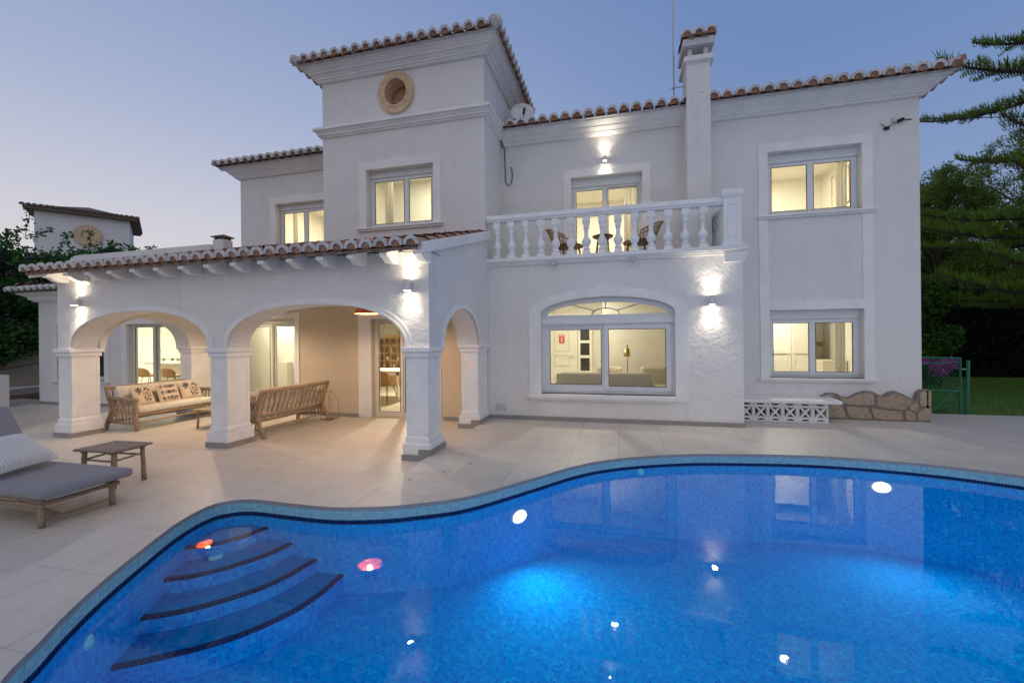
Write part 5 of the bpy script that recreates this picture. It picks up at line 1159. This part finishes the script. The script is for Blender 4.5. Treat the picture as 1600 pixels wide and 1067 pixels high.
tl = (P2-P1).length+2*ov; du3 = (du.x, du.y, 0); dn3 = (dn.x, dn.y, 0)
T = tiles('roof_tiles', (e4[0].x, e4[0].y, 9.13), du3, dn3, rad(14), tl, lambda t: min(1.2, t, tl-t)+.1, r=.11, parent=NH, clay='clay_tile_old', endmat='clay_tile_old')
T = tiles('roof_tiles', (e4[1].x, e4[1].y, 9.13), dn3, (-du.x, -du.y, 0), rad(14), 4.2+2*ov, lambda t: min(1.2, t, tl-t)+.1, r=.11, parent=NH, clay='clay_tile_old', endmat='clay_tile_old')
b = MB(); mC = P1+du*2.15-dn*.05; vs = []
for o_ in (0, .08):
    for rr in (.62, .30):
        for k in range(24): a = 2*PI*k/24; p = mC-dn*o_; vs.append((p.x+du.x*rr*cos(a), p.y+du.y*rr*cos(a), 7.85+rr*sin(a)))
b.add(vs, [(48+k, 48+(k+1) % 24, 72+(k+1) % 24, 72+k) for k in range(24)]+[(k, (k+1) % 24, 48+(k+1) % 24, 48+k) for k in range(24)]+[(24+k, 24+(k+1) % 24, 72+(k+1) % 24, 72+k) for k in range(24)]+[tuple(24+k for k in range(24))]); b.build('oculus', 'stone_cap', NH)
b = MB(); lo4 = [P1-du*.3-dn*.1, P2+du*.15-dn*.1, P2+du*.15+dn*.2, P1+dn*.2]; b.prism([[(p.x, p.y) for p in lo4]], 'Z', 6.35, 6.5); b.build('string_course', 'clay_tile_old', NH)
r4 = [P2+du*.1-dn*.3, P2+du*7-dn*.3, P2+du*7+dn*5, P2+du*.1+dn*5]; b = MB(); b.prism([[(p.x, p.y) for p in r4]], 'Z', 0, 6.0); b.build('wall', 'stucco_smooth', NH)
b = MB(); b.add([(r4[0].x-dn.x*.4, r4[0].y-dn.y*.4, 6.0), (r4[1].x-dn.x*.4, r4[1].y-dn.y*.4, 6.0), (r4[2].x, r4[2].y, 7.3), (r4[3].x, r4[3].y, 7.3), (r4[0].x, r4[0].y, 5.8)], [(0, 1, 2, 3), (0, 1, 4)]); b.build('roof', 'clay_tile_old', NH)
T = tiles('roof_tiles', (r4[0].x-dn.x*.45, r4[0].y-dn.y*.45, 6.02), du3, dn3, rad(13.7), 6.9, lambda t: 5.2, r=.11, parent=NH, clay='clay_tile_old', endmat='clay_tile_old', maxc=8, course=.7)

# ================================================================ VEGETATION
def leaves(name, pts, size, mat_, parent=None, kind='leaf', up=.0, world=True):
    n_ = len(pts); d = RNG.normal(size=(n_, 3)); d[:, 2] += up; d /= np.linalg.norm(d, axis=1)[:, None]; e = RNG.normal(size=(n_, 3)); e = np.cross(d, e); e /= np.linalg.norm(e, axis=1)[:, None]
    s_ = size*RNG.uniform(.6, 1.3, (n_, 1)); wd = s_*(.35 if kind == 'leaf' else .12)
    v = np.empty((n_, 4, 3)); v[:, 0] = pts; v[:, 1] = pts+d*s_*.5+e*wd; v[:, 2] = pts+d*s_; v[:, 3] = pts+d*s_*.5-e*wd
    me = bpy.data.meshes.new(name); me.from_pydata([], [], []); me.vertices.add(n_*4); me.vertices.foreach_set('co', v.reshape(-1)); me.loops.add(n_*4); me.loops.foreach_set('vertex_index', np.arange(n_*4)); me.polygons.add(n_); me.polygons.foreach_set('loop_start', np.arange(0, n_*4, 4)); me.polygons.foreach_set('loop_total', np.full(n_, 4)); me.update(calc_edges=True); me.validate()
    me.materials.append(MATS[mat_]); o_ = bpy.data.objects.new(name, me); COL.objects.link(o_)
    if parent: o_.parent = parent; o_.matrix_parent_inverse = Matrix.Translation(-Vector(parent.location))
    return o_
def blob(c, r, n_, shell=.35):
    d = RNG.normal(size=(n_, 3)); d /= np.linalg.norm(d, axis=1)[:, None]; rr = (1-shell*RNG.random((n_, 1))**1.5); return np.array(c)+d*rr*np.array(r)
def blob_mesh(b_, c, r, seed):
    bm = bmesh.new(); bmesh.ops.create_icosphere(bm, subdivisions=2, radius=1); rs = random.Random(seed)
    vs = [(c[0]+v.co.x*r[0]*rs.uniform(.8, .98), c[1]+v.co.y*r[1]*rs.uniform(.8, .98), c[2]+v.co.z*r[2]*rs.uniform(.8, .98)) for v in bm.verts]; bm.verts.index_update(); b_.add(vs, [[v.index for v in f.verts] for f in bm.faces]); bm.free()
# bougainvillea
BV = thing('bougainvillea', 'large dark green bougainvillea with magenta flowers spilling over the boundary wall', 'climbing plant', (-17.8, 9, 0))
blobs = []
for k in range(44):
    y_ = random.uniform(3, 17); x_ = -18.3+random.uniform(-.9, 1.0); z_ = random.uniform(2.0, 4.35); blobs.append(((x_, y_, z_), (random.uniform(.6, 1.0), random.uniform(.7, 1.2), random.uniform(.55, .85))))
for k in range(12): blobs.append(((-18.6+random.uniform(-.6, .6), 13+random.uniform(-3, 5), 4.3+random.uniform(-.4, .3)), (.9, 1.2, .7)))
for k in range(34): blobs.append(((-17.75+random.uniform(-.2, .5), random.uniform(3.5, 9.6), random.uniform(1.15, 3.0)), (random.uniform(.35, .6), random.uniform(.5, .8), random.uniform(.4, .65))))
for k in range(16): blobs.append(((-17.9+random.uniform(-.2, .4), random.uniform(9, 15), random.uniform(2.2, 3.2)), (.5, .7, .6)))
for k in range(8): blobs.append(((-17.5+random.uniform(-.1, .2), random.choice((7.6, 8.2, 10.2, 10.8, 11.5)), 1.6+random.uniform(-.3, .4)), (.35, .5, .5)))
pts = np.concatenate([blob(c, r, 700) for c, r in blobs])
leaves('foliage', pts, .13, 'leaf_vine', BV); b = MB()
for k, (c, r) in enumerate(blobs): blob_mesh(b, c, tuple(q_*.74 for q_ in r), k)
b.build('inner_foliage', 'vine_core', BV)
sp = []; b = MB()
for k in range(46):
    y_ = random.uniform(6, 18); x_ = -18.2+random.uniform(-.5, .9); p = Vector((x_, y_, 4.4+random.uniform(-.3, .4))); d = Vector((random.uniform(-.3, .6), random.uniform(-.6, .6), 1)).normalized(); ln = random.uniform(.4, 1.15); cur = p.copy(); pl = [p.copy()]
    for j in range(8): d = (d+Vector((random.uniform(-.2, .25), random.uniform(-.25, .25), -.10))).normalized(); cur = cur+d*ln/8; pl.append(cur.copy()); sp += [cur+Vector((random.gauss(0, .035), random.gauss(0, .035), random.gauss(0, .035))) for _ in range(7)]
    b.tube(pl, .008, 4)
# hanging branch in front of the wall
cur = Vector((-17.35, 10.4, 1.7))
for j in range(30): cur = cur+Vector((-.005, -.11, -.035+.02*sin(j*.5))); sp += [cur+Vector((random.gauss(0, .06), random.gauss(0, .07), random.gauss(0, .07))) for _ in range(12)]
leaves('foliage', np.array([tuple(q_) for q_ in sp]), .10, 'leaf_vine', BV)
b.tube([(-17.3, 10.9, -.1), (-17.35, 10.8, .8), (-17.5, 10.6, 1.5), (-17.4, 10.2, 2.1)], [.07, .06, .05, .04], 6); b.tube([(-17.35, 10.6, 1.4), (-17.3, 9.6, 1.0), (-17.35, 8.2, .75), (-17.35, 7.2, .6)], .015, 5); b.build('stem', 'bark', BV)
fp = []
for k in range(95):
    c, r = random.choice(blobs); d = RNG.normal(size=3); d[0] = abs(d[0])+.3; d /= np.linalg.norm(d); q_ = np.array(c)+d*np.array(r)*1.0; fp.append(q_+RNG.normal(0, .07, (9, 3)))
leaves('flowers', np.concatenate(fp), .07, 'petal_pink', BV)

def trunk_mesh(b_, p0, p1, r0, r1, w_=.1, n_=8):
    p0, p1 = Vector(p0), Vector(p1); pts_ = [p0.lerp(p1, i/(n_-1))+(Vector((random.uniform(-w_, w_), random.uniform(-w_, w_), 0)) if 0 < i < n_-1 else Vector()) for i in range(n_)]
    b_.smooth = True; b_.tube(pts_, [r0+(r1-r0)*i/(n_-1) for i in range(n_)], 8); b_.smooth = False; return pts_
# pines behind
def pine(x, y, h, w_, label, seed, n_bl=34):
    random.seed(seed); t_ = thing('pine_tree', label, 'tree', (x, y, 0), 'broad pines behind the garden'); b_ = MB(); tp = trunk_mesh(b_, (x, y, -.1), (x, y, h*.8), .28, .08); bl = []
    for k in range(n_bl):
        a = random.random()*2*PI; f_ = random.uniform(.38, 1); rr = w_*math.sqrt(max(0, 1-((f_-.62)/.42)**2))*random.uniform(.35, 1) if abs(f_-.62) < .42 else .3; c = (x+rr*cos(a), y+rr*sin(a), h*f_); s_ = random.uniform(.55, 1.05); bl.append((c, (s_*1.15, s_*1.15, s_*.6))); b_.tube([(x, y, h*f_*.75), c], [.06, .02], 5)
    b_.build('trunk', 'bark', t_)
    pts_ = []
    for c, r in bl:
        sub = blob(c, r, 34, .8); pts_.append(np.repeat(sub, 40, axis=0)+RNG.normal(0, .10, (34*40, 3)))
    leaves('crown', np.concatenate(pts_), .15, 'leaf_pine', t_, 'needle', up=.8)
pine(17.5, 23, 9.6, 3.6, 'broad pine behind the villa corner, nearest the wall', 3, 40); pine(23.5, 26, 11, 4.2, 'broad pine at the right edge behind the monkey-tail tree', 5, 44); pine(14.2, 27, 9.0, 3.0, 'smaller pine just showing past the villa corner', 9, 30); pine(12.5, 21, 7.6, 3.0, 'low broad pine between the villa corner and the hedge', 31, 44); pine(18.5, 19.8, 7.2, 3.4, 'low broad pine just behind the dark hedge', 33, 44); pine(29, 22, 9, 4, 'broad pine furthest right behind the garden', 15, 40)
# Norfolk Island pine: whorled branches with upright finger twigs
random.seed(21)
AT = thing('araucaria_tree', 'tall conifer at the right edge with level branches and upright finger twigs', 'tree', (12.6, 14.6, 0)); ax_, ay_ = 12.6, 14.4
b = MB(); trunk_mesh(b, (ax_, ay_, -.1), (ax_, ay_, 14), .26, .08, .02)
fv = []; ff = []
def finger(p, d, ln, r):
    d = d.normalized(); x_ = d.cross(Vector((.3, .9, .2))).normalized(); y_ = d.cross(x_); i0 = len(fv)
    for k in range(3): a = 2*PI*k/3; fv.append(p+(x_*cos(a)+y_*sin(a))*r)
    mid = p+d*ln*.6+Vector((0, 0, ln*.04))
    for k in range(3): a = 2*PI*k/3; fv.append(mid+(x_*cos(a)+y_*sin(a))*r*.95)
    fv.append(p+d*ln+Vector((0, 0, ln*.12)))
    for k in range(3): ff.append((i0+k, i0+(k+1) % 3, i0+3+(k+1) % 3, i0+3+k)); ff.append((i0+3+k, i0+3+(k+1) % 3, i0+6))
def abranch(z, az, L_, droop, rise):
    n_ = 16; base_ = Vector((ax_, ay_, z)); dh = Vector((cos(az), sin(az), 0)); sd = Vector((-dh.y, dh.x, 0)); pts_ = []
    for i in range(n_+1): t_ = i/n_; pts_.append(base_+dh*L_*t_+Vector((0, 0, -droop*sin(t_*PI*.8)+rise*t_*t_)))
    b.tube(pts_, [.055*(1-.8*i/n_)+.012 for i in range(n_+1)], 6)
    m_ = int(L_/.085)
    for i in range(3, m_):
        t_ = i/m_; k = min(n_-1, int(t_*n_)); fr = t_*n_-k; p = pts_[k].lerp(pts_[k+1], fr); env = (min(1, (1-t_)*2.6)+.10)*min(1, .3+t_*2)
        for s_ in (-1, 1):
            ln = env*random.uniform(.28, .62); d = (dh*random.uniform(.25, .95)+sd*s_*random.uniform(.5, 1)+Vector((0, 0, random.uniform(-.05, .35)))).normalized(); q_ = int(max(2, ln/.055))
            prev = p
            for j in range(q_):
                pj = p+d*ln*(j+1)/q_+Vector((0, 0, -.10*((j+1)/q_)**2*ln)); 
                for s2 in (-1, 1):
                    fd = Vector((random.uniform(-.25, .25), random.uniform(-.25, .25), 1))+d*random.uniform(0, .5)+dh*.12+d.cross(Vector((0, 0, 1)))*s2*random.uniform(.05, .3); finger(pj, fd, random.uniform(.16, .36)*(1-.35*j/q_)*(.55+.45*math.sin(i*.37+z*3)**2), .008)
            b.tube([p, p+d*ln*.5+Vector((0, 0, -.025*ln)), p+d*ln+Vector((0, 0, -.10*ln))], .008, 3)
        for _ in range(3): finger(p, Vector((random.uniform(-.4, .4), random.uniform(-.4, .4), 1))+dh*.3, random.uniform(.2, .42)*(.6+.4*math.sin(i*.3)**2), .009)
for z, L_, ph, nb in ((2.5, 4.9, .0, 9), (3.25, 4.8, .35, 8), (4.1, 4.7, .1, 8), (4.9, 4.4, .5, 8), (6.9, 3.5, .25, 6), (8.6, 4.1, .2, 6), (10.0, 3.0, .6, 6)):
    for k in range(nb):
        az = 2*PI*k/nb+ph+random.uniform(-.12, .12)
        if cos(az-PI*1.12) < -.25: continue        # branches on the far side are out of view behind the trunk
        abranch(z+random.uniform(-.15, .15), az, L_*random.uniform(.88, 1.08), .25 if z < 6 else .45, .55 if z < 6 else .5)
b.build('trunk', 'bark', AT)
b = MB(); b.add(fv, ff); b.build('crown', 'leaf_araucaria', AT, fix=False)
b = MB(); b.smooth = True
for p in ((10.2, 13.9, 8.25), (10.7, 13.5, 4.9), (11.1, 13.6, 4.75), (10.0, 14, 4.2)): b.lathe([(.02, 0), (.07, .05), (.08, .12), (.05, .2), (0, .23)], p, 10)
b.build('cone', 'bark', AT)
# hedge
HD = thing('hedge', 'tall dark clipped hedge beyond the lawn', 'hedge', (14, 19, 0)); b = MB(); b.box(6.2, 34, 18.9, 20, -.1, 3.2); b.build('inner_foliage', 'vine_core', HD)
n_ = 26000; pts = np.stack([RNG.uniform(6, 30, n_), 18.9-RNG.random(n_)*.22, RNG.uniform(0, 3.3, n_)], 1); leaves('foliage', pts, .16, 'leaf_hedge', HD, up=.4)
SH = thing('shrub', 'light green leafy shrub against the dark hedge beside the villa corner', 'shrub', (7.5, 15, 0))
pts = np.concatenate([blob((8.6+random.uniform(-.4, .5), 15+random.uniform(-.4, .4), .8+k*.22), (.45, .45, .35), 260) for k in range(11)]); leaves('foliage', pts, .12, 'leaf_shrub', SH); b = MB(); trunk_mesh(b, (8.6, 15, -.1), (8.6, 15, 2.6), .05, .02); b.build('stem', 'bark', SH)
FP = thing('flowering_shrub', 'small shrub with pink flowers behind the green gate', 'shrub', (6.2, 11, 0))
pts = np.concatenate([blob((6.15+random.uniform(-.25, .3), 10.9+random.uniform(-.2, .2), .35+k*.08), (.22, .22, .15), 120) for k in range(9)]); leaves('foliage', pts, .07, 'leaf_shrub', FP)
leaves('flowers', np.concatenate([blob((6.0+random.uniform(0, .5), 10.55+random.uniform(-.1, .1), .80+random.uniform(-.08, .2)), (.07, .07, .05), 22) for k in range(20)]), .06, 'petal_pink', FP)

# green gate
t = thing('garden_gate', 'green metal gate with chain-link mesh beside the villa corner', 'gate', (6.0, 10.15, 0))
b = MB(); A_, B_ = (5.22, 10.02), (6.42, 10.18); b.tube([(*A_, .02), (*A_, 1.10), (B_[0], B_[1], 1.06), (*B_, .0)], .024, 8); b.tube([(*A_, .95), (B_[0], B_[1], .98)], .012, 6); b.tube([(*A_, .47), (*B_, .42)], .018, 8); b.tube([(5.9, 10.11, .0), (6.4, 10.18, .5)], .016, 6); b.build('frame', 'gate_green', t)
b = MB(); n_ = 16
for k in range(-n_, n_*2):
    for s_ in (-1, 1):
        x0_ = k/n_; pts_ = []
        for zz_ in (0.02, 1.04):
            pts_.append((x0_+s_*(zz_-.02)*.75, zz_))
        # clip to the gate
        (u0, z0), (u1, z1) = pts_; steps = [(u0+(u1-u0)*i/12, z0+(z1-z0)*i/12) for i in range(13)]; steps = [q_ for q_ in steps if 0 <= q_[0] <= 1]
        if len(steps) > 1: b.tube([(A_[0]+(B_[0]-A_[0])*q_[0], A_[1]+(B_[1]-A_[1])*q_[0]+.01*s_, q_[1]) for q_ in (steps[0], steps[-1])], .0035, 4)
b.build('wire_mesh', 'gate_green', t)
b = MB(); b.tube([(6.53, 10.2, -.05), (6.56, 10.2, 1.02)], .03, 10); b.build('gate_post', 'gate_green', t); b = MB(); b.tube([(6.42, 10.18, .85), (6.54, 10.2, .85)], .012, 6); b.build('hinge', 'grey_metal', t)
# fallen bits on the deck
for k, (x_, y_) in enumerate(((-2.0, 4.6), (-1.8, 4.95), (-2.25, 4.25))):
    b = MB(); b.add([(x_, y_, .004), (x_+.03, y_+.008, .012), (x_+.012, y_+.024, .006), (x_-.01, y_+.016, .01)], [(0, 1, 2, 3)]); o = tag(b.build('fallen_leaf', 'bark', fix=False), ('dry leaf lying nearest the porch column', 'small dry leaf on the deck between column and pool', 'dry leaf lying close to the pool edge')[k], 'leaf', 'dry leaves on the deck')
for o in bpy.data.objects:
    if o.type == 'LIGHT' or o.type == 'CAMERA': continue
